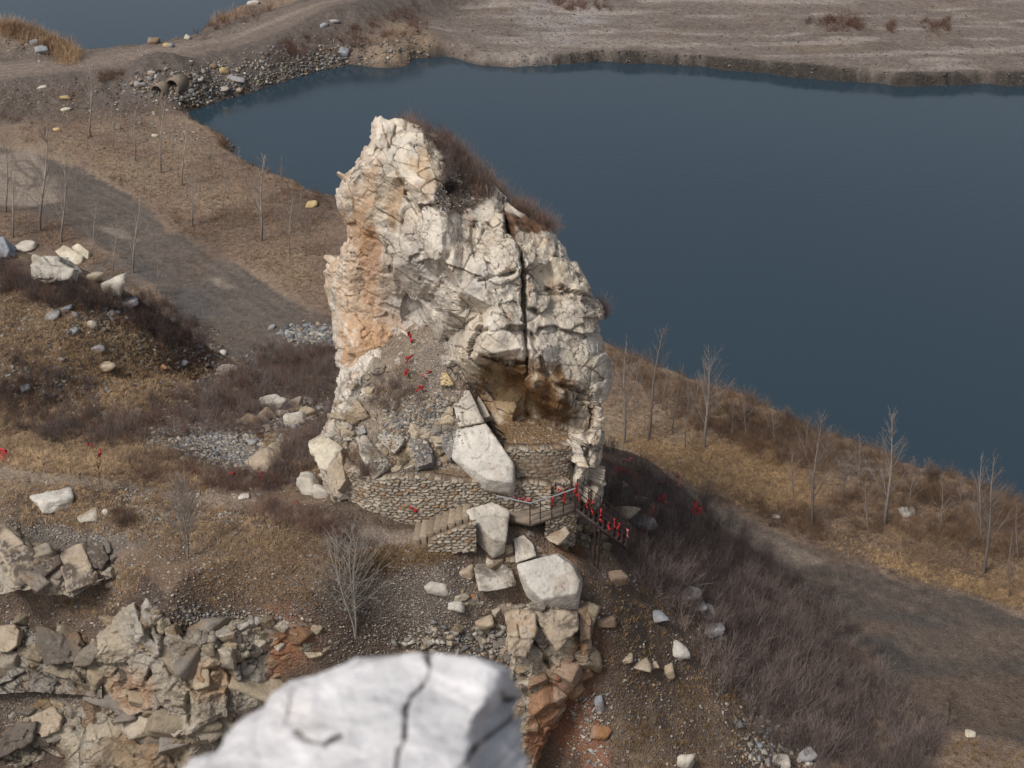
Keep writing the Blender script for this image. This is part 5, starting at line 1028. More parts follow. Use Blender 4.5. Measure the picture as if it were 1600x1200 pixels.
growth('thicket', 'dense purplish grey bare thicket covering the slope down to the valley road', 'thicket',
       [([(935, 715), (1000, 742), (1090, 800), (1150, 850), (1225, 905), (1300, 985), (1370, 1070), (1450, 1160), (1470, 1230), (1290, 1210), (1200, 1150), (1140, 1060), (1100, 980), (1060, 930), (1000, 900), (960, 860), (950, 800)], 1250),
        ([(1060, 800), (1180, 880), (1300, 1000), (1420, 1150), (1300, 1190), (1180, 1080), (1080, 920)], 500), ([(1000, 850), (1080, 880), (1060, 960), (1000, 920)], 90)], 31, SH, C_pur * .72, M_twig, .7, 1.5, alt=C_drk * .7)
growth('thicket', 'grey brown bare thicket in the hollow left of the pinnacle', 'thicket',
       [([(350, 575), (430, 560), (520, 570), (520, 600), (480, 640), (400, 660), (330, 640)], 380), ([(180, 650), (330, 600), (460, 640), (400, 680), (260, 680), (180, 690)], 300), ([(400, 545), (520, 548), (525, 590), (420, 590)], 170), ([(440, 680), (520, 640), (510, 690), (470, 760), (420, 760)], 130)], 32, SH, C_pur * .72, M_twig, .5, 1.15, alt=C_redb * .7)
growth('bushes', 'dark bare bushes below the boulders on the left ridge', 'bushes',
       [([(0, 405), (50, 445), (120, 440), (180, 462), (200, 485), (120, 490), (40, 470), (0, 465)], 260), ([(0, 540), (60, 560), (120, 590), (165, 640), (130, 680), (60, 670), (0, 640)], 170), ([(200, 480), (300, 520), (340, 550), (250, 540), (190, 500)], 160), ([(200, 455), (260, 470), (330, 520), (300, 530), (220, 490)], 110), ([(0, 670), (160, 650), (260, 690), (120, 700)], 160)], 33, SH, C_drk * .72, M_twig, .5, 1.1, alt=C_redb * .7)
growth('bushes', 'reddish brown low bushes along the terrace path', 'bushes',
       [([(185, 715), (250, 700), (320, 730), (330, 760), (260, 770), (195, 755)], 240), ([(330, 735), (420, 745), (450, 770), (340, 768)], 120), ([(420, 780), (500, 805), (560, 825), (540, 840), (440, 822), (390, 800)], 220), ([(180, 800), (215, 810), (200, 830), (175, 820)], 40), ([(640, 860), (560, 850), (500, 830), (540, 850)], 50)], 34, SHW, C_redb * .75, M_twig, .35, .7, alt=C_drk * .75)
growth('bushes', 'brown scrub along the bank between the lake and the right flat' , 'bushes',
       [([(945, 518), (1000, 548), (1060, 580), (1110, 600), (1200, 636), (1300, 676), (1400, 706), (1500, 742), (1620, 780), (1620, 830), (1480, 790), (1300, 720), (1100, 660), (950, 580)], 1500), ([(1080, 660), (1200, 650), (1300, 700), (1300, 740), (1180, 720)], 330), ([(1390, 760), (1600, 800), (1600, 880), (1420, 840)], 420), ([(1180, 780), (1280, 800), (1300, 850), (1180, 820)], 150), ([(1290, 770), (1400, 760), (1420, 830), (1320, 840)], 160)], 35, SHW, lin(142, 116, 94) * .8, M_twig, .45, 1.0, alt=lin(118, 102, 94) * .8, mask=offroad)
growth('bushes', 'low brown scrub on the shore left of the pinnacle', 'bushes', [([(375, 240), (440, 268), (525, 304), (525, 325), (430, 285), (380, 262)], 130), ([(335, 198), (370, 215), (360, 240), (330, 215)], 50), ([(120, 250), (230, 300), (330, 380), (300, 380), (180, 300)], 60), ([(150, 118), (200, 110), (190, 126), (150, 130)], 50), ([(0, 180), (60, 190), (120, 250), (60, 230)], 40)], 36, SHW, lin(122, 94, 74) * .75, M_twig, .4, .9, mask=offroad)
growth('bushes', 'dark red brown scrub patches on the far gravel shore', 'bushes', [([(850, 2), (950, 5), (960, 18), (880, 16)], 90), ([(1250, 30), (1340, 32), (1350, 48), (1290, 50)], 90), ([(1440, 35), (1490, 32), (1480, 52), (1445, 52)], 50), ([(500, 60), (650, 10), (670, 40), (600, 75), (520, 90)], 130), ([(1380, 40), (1400, 40), (1400, 50), (1385, 50)], 14), ([(270, 45), (460, 6), (480, 2), (300, 58)], 60), ([(420, 75), (500, 55), (500, 90), (430, 95)], 50)], 37, SHW, lin(112, 78, 62) * .7, M_twig, .6, 1.3)
growth('bushes', 'bare bushes growing on the debris mound and on the pinnacle top', 'bushes', [([(580, 600), (640, 570), (670, 600), (620, 650), (580, 650)], 40), ([(560, 720), (590, 740), (560, 752)], 20), ([(690, 240), (740, 265), (768, 300), (740, 315), (700, 300)], 110), ([(640, 190), (700, 220), (760, 290), (740, 300), (690, 240)], 60)], 38, SH, C_drk * .85, M_twig, .35, .8, surf=True, alt=C_redb * .8)
# brush hanging over the back of the summit
r = np.random.default_rng(5); q = []
for _ in range(330):
    t_ = r.random(); u = np.interp(t_, [0, .35, .7, 1], [628, 700, 750, 785]); v = np.interp(t_, [0, .35, .7, 1], [200, 232, 278, 310]); q.append(PY(u + r.normal(0, 5), v + r.normal(0, 5), 59.6 + r.uniform(0, 2.2)) - np.array([0, 0, .35]))
for _ in range(90):
    t_ = r.random(); u = np.interp(t_, [0, 1], [795, 860]); v = np.interp(t_, [0, 1], [318, 360]); q.append(PY(u + r.normal(0, 5), v + r.normal(0, 3), 58.6 + r.uniform(0, 1)) - np.array([0, 0, .25]))
for _ in range(14): q.append(PY(938 + r.normal(0, 6), 492 + r.normal(0, 4), 57.5))
q = np.array(q); tiles('brush', SH, q, r.uniform(.5, 1.15, len(q)), np.array(lin(146, 124, 112) * .85) * r.uniform(.8, 1.2, (len(q), 1)), M_twig, 'fuzzy grey brown brush fringing the back slope of the pinnacle top', 'bushes', seed=40, tilt=.3)
# dry grass
growth('dry_grass', 'dry tan grass and fallen leaves on the flat between road and lake', 'grass',
       [([(945, 530), (1100, 600), (1300, 690), (1620, 790), (1620, 960), (1450, 915), (1300, 870), (1120, 790), (950, 700)], 15000), ([(1080, 680), (1250, 690), (1280, 800), (1180, 790), (1060, 750)], 3500), ([(1300, 780), (1600, 880), (1600, 950), (1400, 900)], 2500)], 51, TFL, lin(160, 134, 106) * .95, M_grass, .12, .34, alt=lin(128, 106, 88) * .95, mask=offroad, tilt=.3)
growth('dry_grass', 'dry leaves and short grass on the flat left of the pinnacle', 'grass',
       [([(130, 170), (330, 190), (525, 310), (525, 480), (440, 460), (300, 370), (210, 300), (120, 250), (60, 200)], 12000), ([(0, 325), (100, 350), (200, 425), (250, 470), (180, 440), (60, 380), (0, 370)], 1500), ([(0, 140), (130, 130), (130, 180), (0, 190)], 700)], 52, TFL, lin(158, 132, 106) * .95, M_grass, .12, .34, alt=lin(128, 106, 88) * .95, mask=offroad, tilt=.3)
growth('reeds', 'tall tan reeds on the mound at the pond, upper left', 'grass', [([(0, 32), (40, 38), (90, 60), (125, 88), (110, 100), (60, 70), (0, 48)], 1100), ([(90, 80), (130, 92), (110, 104), (85, 98)], 60), ([(335, 20), (380, 8), (375, 30), (330, 36)], 60)], 53, TF, lin(172, 146, 118), M_grass, .8, 1.9, alt=lin(150, 122, 98))
growth('dry_grass', 'long tan grass on the terrace and the left hill', 'grass',
       [([(0, 690), (150, 680), (250, 700), (330, 740), (300, 770), (150, 745), (0, 730)], 3600), ([(0, 455), (200, 500), (300, 540), (180, 620), (0, 560)], 4200), ([(0, 750), (250, 775), (420, 800), (560, 860), (300, 850), (0, 810)], 2200), ([(430, 700), (510, 720), (520, 770), (450, 740)], 350), ([(400, 680), (470, 680), (460, 720), (410, 710)], 150), ([(0, 630), (200, 600), (330, 570), (250, 640), (60, 690), (0, 690)], 2600), ([(150, 880), (230, 890), (180, 970), (90, 960)], 400), ([(320, 840), (520, 850), (500, 940), (330, 950)], 800), ([(0, 1005), (80, 1015), (100, 1060), (0, 1040)], 200)], 54, TFL, lin(176, 150, 118), M_grass, .14, .38, alt=lin(140, 116, 94), tilt=.3)
growth('dry_grass', 'sparse dry grass tufts on the slope right of the cliff', 'grass',
       [([(640, 850), (720, 850), (720, 870), (560, 900), (500, 880)], 700), ([(920, 900), (1080, 940), (1180, 1120), (1160, 1200), (960, 1200)], 700), ([(1050, 1060), (1100, 1060), (1110, 1100), (1060, 1100)], 70), ([(985, 1140), (1020, 1140), (1020, 1165), (985, 1165)], 40), ([(570, 640), (640, 560), (690, 640), (620, 720), (540, 720)], 120), ([(1480, 1150), (1620, 1170), (1620, 1230), (1480, 1230)], 300)], 55, TFL, lin(158, 130, 92) * .85, M_grass, .12, .34, alt=lin(124, 98, 72) * .85, surf=True, tilt=.3)

# ------------------------------------------------------------------ bare trees
C_bk = lin(140, 128, 120)
def bare_tree(u, v, ut, vt, label, group, seed, dens=1.0, thick=1.0, multi=1, cl=None, trunkdark=.45, wide=1.0, Ltw=1.0):
    r = np.random.default_rng(seed); p, _ = ray(u, v); k = float(kk(vt)); H = max(1.2, (HC - k * p[1]) - p[2]); c = np.array(cl if cl is not None else C_bk)
    top = PY(ut, vt, p[1] + r.uniform(-.2, .2)) - p; root = empty('bare_tree', p); tag(root, label, 'tree', group)
    T = MB(); K = MB()
    for mi in range(multi):
        tp = top.copy()
        if mi: tp = top * r.uniform(.7, .95) + np.array([r.uniform(-1, 1) * H * .16, r.uniform(-1, 1) * H * .16, 0])
        n = 12; t_ = np.linspace(0, 1, n); P = t_[:, None] * tp[None] + np.c_[.02 * H * np.sin(t_ * 5 + seed), .02 * H * np.cos(t_ * 4 + seed), 0 * t_] * t_[:, None] ** .5
        P[0] = (0, 0, -.3); r0 = .0085 * H * thick / (1 + .35 * (multi > 1)); rad = r0 * (1 - .88 * t_) + .006
        base = np.outer(1 - trunkdark * np.exp(-(t_ / .28) ** 2), c)   # bark darkens to the old base
        b0 = T.n; T.tube(P, rad, 6); T.C[-3] = np.repeat(base, 6, 0)
        nb = int(36 * dens / (1 if multi == 1 else 1.5))
        for i in range(nb):
            k_ = r.uniform(.18, .97); q = np.array([np.interp(k_, t_, P[:, j]) for j in range(3)]); az = r.uniform(0, 6.283)
            L = H * (.34 * (1 - k_) + .07) * r.uniform(.6, 1.2) * wide; an = r.uniform(.35, .75) * wide; d = np.array([math.cos(az) * math.sin(an), math.sin(az) * math.sin(an), math.cos(an)])
            s_ = np.linspace(0, 1, 4)[:, None]; Q = q + d * L * s_ + np.array([0, 0, .14 * L]) * s_ ** 2; rb = np.linspace(.013, .006, 4) * max(.8, H / 8) * thick
            K.tube(Q, rb, 3, c * .95)
            for _ in range(int(4 * Ltw)):
                kk_ = r.uniform(.25, .95); qq = q + d * L * kk_ + np.array([0, 0, .14 * L]) * kk_ ** 2; e = d + r.normal(0, .38, 3); e /= np.linalg.norm(e); l2 = L * r.uniform(.2, .45)
                K.tube(np.array([qq, qq + e * l2 * .5, qq + e * l2 + np.array([0, 0, .05 * l2])]), [.007, .006, .004], 3, c * .9)
    T.build('trunk', M_bark, root, True); K.build('crown', M_twig, root)
    return root
GL = 'bare poplar saplings on the flat left of the pinnacle'; GR = 'bare poplars on the flat right of the pinnacle'
tl = [(140, 214, 142, 95, 'tall slim bare tree nearest the culvert on its left, above a pale stone patch', 1.1), (176, 233, 176, 162, 'short dark stemmed sapling just right of and below the tall culvert tree', .8), (187, 206, 191, 149, 'thin sapling behind the short dark stemmed one, directly left of the culvert', .7),
      (211, 251, 211, 167, 'sapling between the culvert and the tyre marked mud, fourth from the left of its row', 1), (251, 270, 255, 149, 'sapling rising straight below the culvert pipes', 1), (284, 290, 292, 178, 'slightly right leaning sapling right of the one below the culvert', 1),
      (370, 270, 373, 230, 'tiny sapling on the lake shore left of the pinnacle', .5), (300, 354, 299, 262, 'twin stemmed sapling in the middle of the leaf covered flat', 1), (331, 341, 332, 287, 'short thin sapling right of the twin stemmed one', .5), (408, 376, 412, 243, 'tallest bare tree on the leaf covered flat left of the yellow boulder', 1.2),
      (452, 397, 456, 305, 'faint sapling between the tallest flat tree and the pinnacle', .9), (363, 358, 363, 310, 'very faint sapling left of the tallest flat tree', .5), (62, 361, 74, 190, 'tall bare tree over the tyre marked mud, leaning right', 1.1), (95, 378, 105, 232, 'tall pale stem crossing the road right of the mud patch tree', .9),
      (8, 331, 14, 200, 'bare tree cut close to the left edge above the grass strip', .9), (19, 371, 25, 250, 'dark stemmed tree at the left edge above the bluish boulder', 1), (146, 414, 149, 320, 'thin pale stem in front of the road left of the dry puddle', .6), (208, 426, 217, 305, 'bare tree in front of the dry puddle on the road', 1), (177, 426, 182, 335, 'faint stem left of the tree in front of the dry puddle', .5), (244, 461, 247, 395, 'small faint sapling at the tip of the grass strip by the road', .5)]
for i, (u, v, a, b_, lab, th) in enumerate(tl): bare_tree(u, v, a, b_, lab, GL, 200 + i, dens=.9 * th, thick=1.55 * max(th, .7), multi=2 if i == 7 else 1, cl=lin(172, 160, 150), trunkdark=.6)
tr_ = [(975, 693, 979, 538, 'leftmost pale tree beside the right side of the pinnacle', 1), (1013, 687, 1034, 515, 'tree leaning right with dark foot, second from the pinnacle', 1.05), (1050, 678, 1066, 570, 'smaller bare tree between the leaning dark footed tree and the whitest one', .8), (1071, 700, 1075, 600, 'thin stem close left of the whitest tree', .5),
       (1101, 702, 1109, 538, 'whitest and fullest bare tree in the group of five next to the pinnacle', 1.2), (1141, 691, 1147, 627, 'faint small tree right of the whitest tree', .6), (1147, 600, 1148, 568, 'bushy grey tree on the lake bank behind the whitest tree', .9), (1186, 626, 1190, 578, 'fan shaped grey bush tree on the lake bank', .9), (1268, 825, 1281, 650, 'tall tree at the left side of the pale gravel patch', 1.1),
       (1259, 725, 1262, 650, 'thin tree behind the one left of the gravel patch', .7), (1315, 793, 1328, 680, 'bare tree standing in front of the gravel patch', .8), (1382, 821, 1398, 645, 'tall pale tree at the right side of the gravel patch', 1.2), (1536, 897, 1557, 715, 'tallest tree at the far right, leaning right, with a bushy top', 1.2), (1531, 840, 1534, 715, 'straight white stem behind the tallest far right tree', .8),
       (1577, 933, 1581, 825, 'thin young stem near the right edge of the photo', .5), (1451, 755, 1452, 715, 'small round bare shrub tree between the pale tree and the far right ones', .7), (1360, 690, 1360, 655, 'small tree on the lake bank behind the tall pale tree', .6), (1229, 660, 1231, 632, 'tiny bush tree at the water line right of the fan shaped bush', .5)]
for i, (u, v, a, b_, lab, th) in enumerate(tr_):
    fan = i in (6, 7, 15, 16, 17); bare_tree(u, v, a, b_, lab, GR, 240 + i, dens=1.0 * th, thick=1.25 * max(th, .7), multi=6 if fan else 1, wide=1.2 if fan else 1, cl=lin(160, 150, 142) if i in (0, 4, 11, 13) else None)
rr_ = np.random.default_rng(77)
for i, (u, v, h) in enumerate([(158, 196, 60), (200, 225, 60), (232, 262, 80), (268, 250, 70), (225, 300, 70), (312, 300, 70), (330, 268, 55), (348, 330, 70), (385, 320, 70), (425, 345, 80), (440, 300, 60), (470, 350, 70), (478, 400, 70), (385, 410, 70), (120, 330, 90), (240, 390, 80), (40, 345, 90)]):
    bare_tree(u, v, u + rr_.uniform(-4, 8), v - h * rr_.uniform(.8, 1.15), 'faint thin sapling among the taller ones on the leaf covered flat left of the pinnacle', 'faint saplings on the left flat', 400 + i, dens=.5, thick=.9, cl=lin(158, 146, 138), trunkdark=.5)
for i, (u, v, h) in enumerate([(990, 640, 80), (1035, 640, 70), (1085, 660, 70), (1120, 650, 60), (1165, 690, 70), (1210, 700, 60), (1240, 780, 80), (1345, 760, 80), (1420, 800, 80), (1470, 830, 80), (1500, 790, 60), (1355, 840, 80), (1590, 880, 90), (1290, 720, 60)]):
    bare_tree(u, v, u + rr_.uniform(-4, 10), v - h * rr_.uniform(.8, 1.15), 'faint thin sapling among the taller trees on the flat right of the pinnacle', 'faint saplings on the right flat', 430 + i, dens=.5, thick=.9, cl=lin(158, 146, 138), trunkdark=.5)
growth('straw', 'golden straw matted on the flat beside the bend of the muddy track', 'grass', [([(1080, 700), (1200, 690), (1290, 760), (1260, 810), (1180, 790), (1080, 740)], 3200), ([(960, 680), (1080, 700), (1100, 770), (1000, 710)], 1200), ([(1340, 860), (1600, 930), (1600, 960), (1440, 915)], 1200)], 56, TFL, lin(196, 166, 124), M_grass, .12, .36, alt=lin(160, 130, 96), mask=offroad, tilt=.3)
bare_tree(1480, 1135, 1486, 1067, 'small forked sapling alone on the muddy road at the lower right', None, 270, dens=.5, thick=.8, multi=3, cl=lin(96, 84, 78))
bare_tree(293, 872, 291, 742, 'leaning bare tree at the edge of the terrace by the white rubble pile', None, 271, dens=1.2, thick=1.2, multi=4, wide=1.3, cl=lin(150, 140, 132), trunkdark=.3)
bare_tree(555, 990, 547, 822, 'many branched bare grey tree rising from the gully behind the foreground rock', None, 272, dens=1.3, thick=1.3, multi=4, wide=1.4, cl=lin(165, 158, 150), trunkdark=.2)
bare_tree(155, 752, 156, 712, 'knee high twiggy stem carrying a red ribbon on the terrace', None, 273, dens=.5, thick=1, cl=lin(90, 76, 68))

# ------------------------------------------------------------------ steps, walkway, railing, stairs
root = empty('stone_steps', PY(690, 830, 49.5)); tag(root, 'short flight of worn stone steps climbing right along the foot of the masonry wall', 'steps')
off = np.array(PY(690, 830, 49.5)); p0 = gpt(652, 842)[0]; z0 = p0[2]; nst = 8
for i in range(nst):
    x = p0[0] + .30 * i; y = p0[1] + .42 + .04 * i; z = z0 + .13 * (i + 1); b_ = MB(); rr = random.Random(i)
    dy = 1.30 - .05 * i
    b_.box((x, y, z - .55), (.31, dy, 1.1), rotm(0, rr.uniform(-.02, .02), -.08 + rr.uniform(-.03, .03)), lin(160, 144, 124) * rr.uniform(.62, 1.05))
    o = b_.build('step', M_mason, root, off=off)
    bv = o.modifiers.new('b', 'BEVEL'); bv.width = .03; bv.segments = 2
sx1 = p0[0] + .28 * nst
V, F, col = masonry([(p0[0] + .5, p0[1] - .45, 0), (p0[0] + 1.4, p0[1] - .42, 0), (sx1 + .3, p0[1] - .35, 0)], [z0 - .3, z0 - .4, z0 - .4], [z0 + .22, z0 + .68, z0 + 1.08], .05, seed=26, thick=.3)
o = mk('side_wall', V - off, F, M_mason, col, root)
# concrete walkway
def slab(name, top, th, mat, label, cat, parent=None):
    b_ = MB(); T = np.array(top); n = len(T); Bt = T - np.array([0, 0, th]); V = np.r_[T, Bt]
    F = [[0, i, i + 1] for i in range(1, n - 1)] + [[n, n + i + 1, n + i] for i in range(1, n - 1)]
    for i in range(n): j = (i + 1) % n; F += [[i, n + i, n + j], [i, n + j, j]]
    b_.add(V, F); cen = V.mean(0); o = b_.build(name, mat, off=cen); o.location = cen; tag(o, label, cat); return o
zf = 14.35
fl = [(778, 806), (829, 816), (862, 806), (899, 794), (893, 776), (860, 784), (800, 792)]
slab('walkway', [PZ(u, v, zf) for u, v in fl], .22, M_conc, 'worn concrete walkway running along the wall to the head of the black stairs', 'walkway')
pe = [PZ(u, v, zf - .22) for u, v in ((850, 813), (875, 804), (899, 795))]
V, F, col = masonry([q + np.array([0, -.02, 0]) for q in pe], 12.2, [zf - .22] * 2, -.1, seed=27, thick=.9, topn=0)
o = mk('support_wall', V, F, M_mason, col); tag(o, 'stone pier carrying the walkway above the mottled tan boulder', 'wall')
# railing
post = [(828, 816), (844, 811), (862, 806), (880, 800), (898, 795)]; PB = [PZ(u, v, zf) for u, v in post]; off = PB[0]
root = empty('walkway_railing', off); tag(root, 'rusty walkway railing with a grey pipe handrail, in front of the masonry', 'railing')
for q in PB:
    b_ = MB(); b_.tube([q - [0, 0, .1], q + [0, 0, .98]], .026, 6); b_.build('post', M_iron, root, off=off)
for hgt in (.35, .68):
    b_ = MB(); b_.tube([q + np.array([0, 0, hgt]) for q in PB], .016, 5); b_.build('rail', M_iron, root, off=off)
b_ = MB(); q0 = PB[0] + np.array([-1.45, .35, 1.15]); b_.tube([q0, PB[0] + [0, 0, 1.0], PB[1] + [0, 0, 1.0], PB[2] + [0, 0, 1.0], PB[3] + [0, 0, 1.02], PB[4] + [0, 0, 1.08]], .036, 8); b_.build('handrail', M_pipe, root, off=off)
# sign board
sp = PZ(872, 789, zf); root = empty('sign_board', sp); tag(root, 'small weathered board on a rusty frame behind the walkway railing', 'sign')
b_ = MB(); b_.tube([sp + [-.12, .1, 0], sp + [-.12, .1, 1.15]], .025, 6); b_.tube([sp + [.28, .0, 0], sp + [.28, .0, 1.0]], .025, 6); b_.tube([sp + [-.12, .1, 1.13], sp + [.28, .0, .98]], .02, 5); b_.build('frame', M_iron, root, off=sp)
b_ = MB(); b_.box(sp + np.array([.08, .03, .72]), (.36, .02, .44), rotm(0, .15, -.24)); b_.build('panel', M_sign, root, off=sp)
for i in range(4):
    b_ = MB(); b_.box(sp + np.array([-.01 + .055 * i, -.0 - .013 * i, .84 - .02 * i - .12 * (i % 2)]), (.045, .012, .1), rotm(0, .15, -.24), None); b_.build('painted_letter', M_red, root, off=sp)
# black iron stairs
s0 = PZ(899, 795, zf); s1 = gpt(975, 850)[0] + np.array([0, 0, .15]); s1 = np.array([s0[0] + 2.35, s0[1] - .15, zf - 2.05])
root = empty('iron_stairs', s0); tag(root, 'black iron stairs with railing, dropping right from the walkway into the thicket', 'stairs')
wd = np.array([.1, .85, 0])
for nm_, dd_ in (('stringer', 0 * wd), ('stringer', wd)):
    b_ = MB(); a_ = s0 + dd_; c_ = s1 + dd_
    q = [a_ + [0, 0, .06], c_ + [0, 0, .06], c_ - [0, 0, .16], a_ - [0, 0, .16]]; q = np.array(q); V = np.r_[q, q + [0, .05, 0]]
    b_.add(V, [[0, 1, 2, 3], [7, 6, 5, 4], [0, 4, 5, 1], [3, 2, 6, 7], [0, 3, 7, 4], [1, 5, 6, 2]]); b_.build(nm_, M_iron, root, off=s0)
for i in range(11):
    t_ = (i + .5) / 11; c_ = s0 + (s1 - s0) * t_ + wd / 2 + [0, .02, .02]; b_ = MB(); b_.box(c_, (.22, .8, .03), rotm(0, 0, -.1)); b_.build('tread', M_iron, root, off=s0)
SP_ = []
for dd_ in (0 * wd, wd):
    for t_ in (.0, .22, .44, .66, .98):
        a_ = s0 + (s1 - s0) * t_ + dd_; b_ = MB(); b_.tube([a_, a_ + [0, 0, 1.0]], .024, 6); b_.build('baluster', M_iron, root, off=s0); SP_.append(a_)
    for hgt in (.35, .68, 1.0):
        b_ = MB(); b_.tube([s0 + dd_ + [0, 0, hgt], s1 + dd_ + [0, 0, hgt]], .017, 5); b_.build('rail', M_iron, root, off=s0)
for t_ in (.38, .46):
    for dd_ in (0 * wd, wd):
        a_ = s0 + (s1 - s0) * t_ + dd_; g_ = hlook(a_[0], a_[1]); b_ = MB(); b_.tube([a_, [a_[0], a_[1], min(g_, a_[2] - 1.6) - .2]], .04, 6); b_.build('support', M_iron, root, off=s0)

# ------------------------------------------------------------------ red ribbons
def ribbon(pts, w, label, mat=None, seed=0, group='red ribbons tied to shrubs and rails', flutter=.06):
    r = np.random.default_rng(seed); P = np.array(pts, float)
    n = max(8, len(P) * 4); t_ = np.linspace(0, len(P) - 1, n); Q = np.stack([np.interp(t_, np.arange(len(P)), P[:, j]) for j in range(3)], 1)
    Q[1:-1] += r.normal(0, flutter, (n - 2, 3)); ang = np.cumsum(r.normal(0, .7, n)); side = np.stack([np.cos(ang), .3 * np.sin(ang), np.sin(ang)], 1) * w / 2
    V = np.empty((2 * n, 3)); V[0::2] = Q - side; V[1::2] = Q + side; c0 = Q[0].copy()
    F = np.array([[2 * i, 2 * i + 1, 2 * i + 3, 2 * i + 2] for i in range(n - 1)]); o = mk('red_ribbon', V - c0, F, mat or M_red); o.location = c0
    sm = o.modifiers.new('s', 'SOLIDIFY'); sm.thickness = .006
    tag(o, label, 'ribbon', group); return o
def knot(p, label, seed, L=.55, w=.07, mat=None, group='red ribbons tied to shrubs and rails'):  # two tails hanging from a tied loop
    r = np.random.default_rng(seed); p = np.array(p)
    return ribbon([p + [.0, -.02, .05], p + [.05, -.05, .0], p + [r.uniform(-.06, .06), -.05, -L * .4], p + [r.uniform(-.1, .12), -.05, -L * .7], p + [r.uniform(-.06, .16), -.07, -L]], w, label, mat, seed, group, flutter=.025)
for i, (t_, lab) in enumerate(((.05, 'red ribbon on the top post of the black stairs'), (.22, 'red ribbon second down the black stair railing'), (.28, 'red ribbon hanging beside the second one on the stair railing'), (.47, 'long red ribbon bunched midway on the stair railing'), (.62, 'red ribbon third from the bottom of the stair railing'), (.72, 'red ribbon second from the bottom of the stair railing'), (.82, 'bulky red ribbon near the foot of the stair railing'), (.97, 'pale red ribbon on the last post of the stairs'))):
    for_k = s0 + (s1 - s0) * t_ + np.array([0, -.04, 1.0 if i != 4 else .6]); knot(for_k, lab, 300 + i, L=.65 if i in (3, 2, 6) else .42, w=.085 if i in (3, 6, 5) else .06, mat=M_pink if i == 7 else None)
knot(PB[2] + [0, -.04, .98], 'red ribbon on the middle post of the walkway railing', 311, L=.4); knot(PB[3] + [0.02, -.04, 1.0], 'red ribbon on the post below the sign board', 312, L=.45); knot(PB[4] + [0, -.05, 1.35], 'red ribbon flying above the corner post', 313, L=.6, w=.1)
def loose(px, w, label, lift=1.2, seed=0, mat=None, flutter=.08):
    g_ = [ray(u, v)[0] for u, v in px]; Y0 = min(q[1] for q in g_) - lift; pts = [PY(u, v, Y0 + (q[1] - Y0) * .2) for (u, v), q in zip(px, g_)]
    return ribbon(pts, w, label, mat, seed, flutter=flutter)
loose([(945, 711), (955, 722), (962, 730)], .035, 'thin red ribbon stretched down beside the right edge of the pinnacle', seed=1, flutter=.02)
loose([(962, 735), (975, 731), (966, 739), (984, 737), (970, 742), (979, 735), (977, 747)], .09, 'tangled bright red ribbon in the shrubs right of the pinnacle', seed=2)
loose([(985, 738), (990, 750), (995, 768), (1008, 776)], .045, 'left strand of red ribbon sagging from the tangle to the grey stone', seed=3, flutter=.03)
loose([(991, 737), (1002, 752), (1012, 766), (1019, 779)], .045, 'straight red strand slanting down right from the tangle', seed=4, flutter=.02)
loose([(973, 722), (980, 718), (986, 716), (993, 712)], .09, 'faded red ribbon just above the bright tangle', seed=5, mat=M_pink)
loose([(1024, 783), (1033, 781), (1040, 772), (1036, 786), (1045, 784)], .12, 'crumpled red ribbon on the thicket left of the largest one', seed=6)
loose([(1084, 792), (1090, 783), (1083, 800), (1094, 797), (1091, 806), (1097, 792)], .14, 'rightmost red ribbon bunch on the thicket by the muddy track', seed=7)
loose([(1060, 738), (1058, 748), (1060, 756), (1057, 764)], .10, 'string of red and pale ribbon hanging on a stem above the track', seed=8, mat=M_pink)
loose([(1022, 785), (1020, 797), (1014, 820), (1008, 834), (996, 833), (989, 826)], .04, 'long thin red ribbon looping over the grey craggy boulder', seed=9, flutter=.03)
loose([(1034, 752), (1033, 758)], .08, 'tiny red ribbon left of the hanging string', seed=10)
loose([(638, 519), (641, 525), (645, 533)], .13, 'bright red cloth strip at the head of the debris mound', seed=11, lift=.2, flutter=.04)
loose([(634, 561), (641, 558), (636, 565)], .07, 'small dark red ribbon below the bright red strip on the mound', seed=12, lift=.3)
loose([(630, 584), (636, 580), (632, 586)], .06, 'dark red ribbon on the left of the mound twigs', seed=13, lift=.3)
loose([(664, 590), (672, 583), (672, 579)], .05, 'thin dark red ribbon left of the pale yellow wedge stone', seed=14, lift=.3)
loose([(653, 612), (656, 607), (660, 603)], .06, 'lowest dark red ribbon on the debris mound', seed=15, lift=.3)
loose([(803, 777), (812, 782), (820, 776), (818, 786), (826, 784), (824, 778)], .07, 'faded red ribbon lying against the wall under the longest white slab', seed=16, lift=.2, mat=M_pink)
loose([(640, 790), (645, 796), (650, 797)], .12, 'red ribbon on the face of the masonry wall above the steps', seed=17, lift=.15, flutter=.03)
loose([(0, 708), (6, 706), (11, 709), (3, 712), (5, 718)], .12, 'red ribbon loop at the left edge of the terrace', seed=18, lift=.4)
loose([(136, 694), (143, 697), (149, 694)], .09, 'red ribbon streaming left from the twiggy stem on the terrace', seed=19, lift=.3)
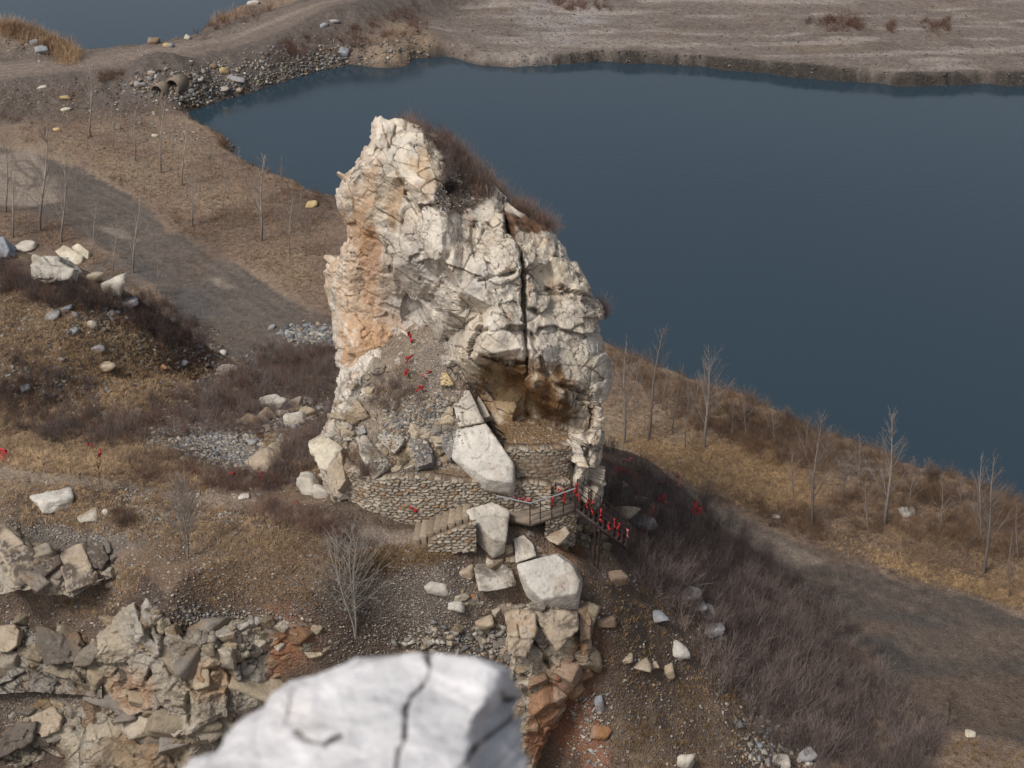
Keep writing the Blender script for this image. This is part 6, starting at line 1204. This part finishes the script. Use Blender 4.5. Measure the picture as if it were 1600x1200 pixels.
loose([(157, 704), (155, 710), (158, 716)], .09, 'red ribbon hanging right of the twiggy stem on the terrace', seed=20, lift=.3)
loose([(301, 736), (303, 742)], .10, 'red ribbon in scrub between the leaning tree and the scree', seed=21, lift=.3)
loose([(361, 738), (363, 746)], .12, 'red ribbon on a stem left of the long sloping rock ridge', seed=22, lift=.3)
loose([(406, 743), (409, 748), (411, 741)], .10, 'red ribbon at the foot of the long sloping rock ridge', seed=23, lift=.3)
loose([(463, 782), (464, 788)], .10, 'small red ribbon below the boulders at the wall end', seed=24, lift=.3)

# ------------------------------------------------------------------ twin culvert
for (u, v, rr_, lab) in ((246, 148, .8, 'left and lower of the two concrete culvert pipes in the embankment'), (270, 140, .88, 'right and higher of the two concrete culvert pipes in the embankment')):
    g_ = gpt(u, v)[0]; root = empty('culvert_pipe', g_); tag(root, lab, 'pipe', 'culvert pipes')
    c0 = g_ + np.array([0, -.2, .35]); th = np.linspace(0, 2 * math.pi, 33)[:-1]; V = []; ax = np.array([.35, 1, 0]); ax /= np.linalg.norm(ax); sx = np.array([ax[1], -ax[0], 0])
    for (ro, d_) in ((rr_, 0), (rr_ * .8, 0), (rr_ * .8, 2.2), (rr_, 2.2)):
        V.append(c0 + d_ * ax + ro * (np.cos(th)[:, None] * sx + np.sin(th)[:, None] * np.array([0, 0, 1])))
    V = np.concatenate(V); F = []
    for a_, b2_ in ((0, 1), (1, 2), (2, 3), (3, 0)):
        for i in range(32): F.append([a_ * 32 + i, a_ * 32 + (i + 1) % 32, b2_ * 32 + (i + 1) % 32, b2_ * 32 + i])
    b_ = MB(); b_.add(V, F); b_.build('pipe', M_conc, root, True, off=g_)
    b_ = MB(); Vd = c0 + 2.0 * ax + rr_ * .82 * (np.cos(th)[:, None] * sx + np.sin(th)[:, None] * np.array([0, 0, 1])); b_.add(Vd, [[0, i, i + 1] for i in range(1, 31)], lin(30, 27, 25)); b_.build('bore_disc', M_ground, root, off=g_)  # near-black disc closing the bore near its inner end
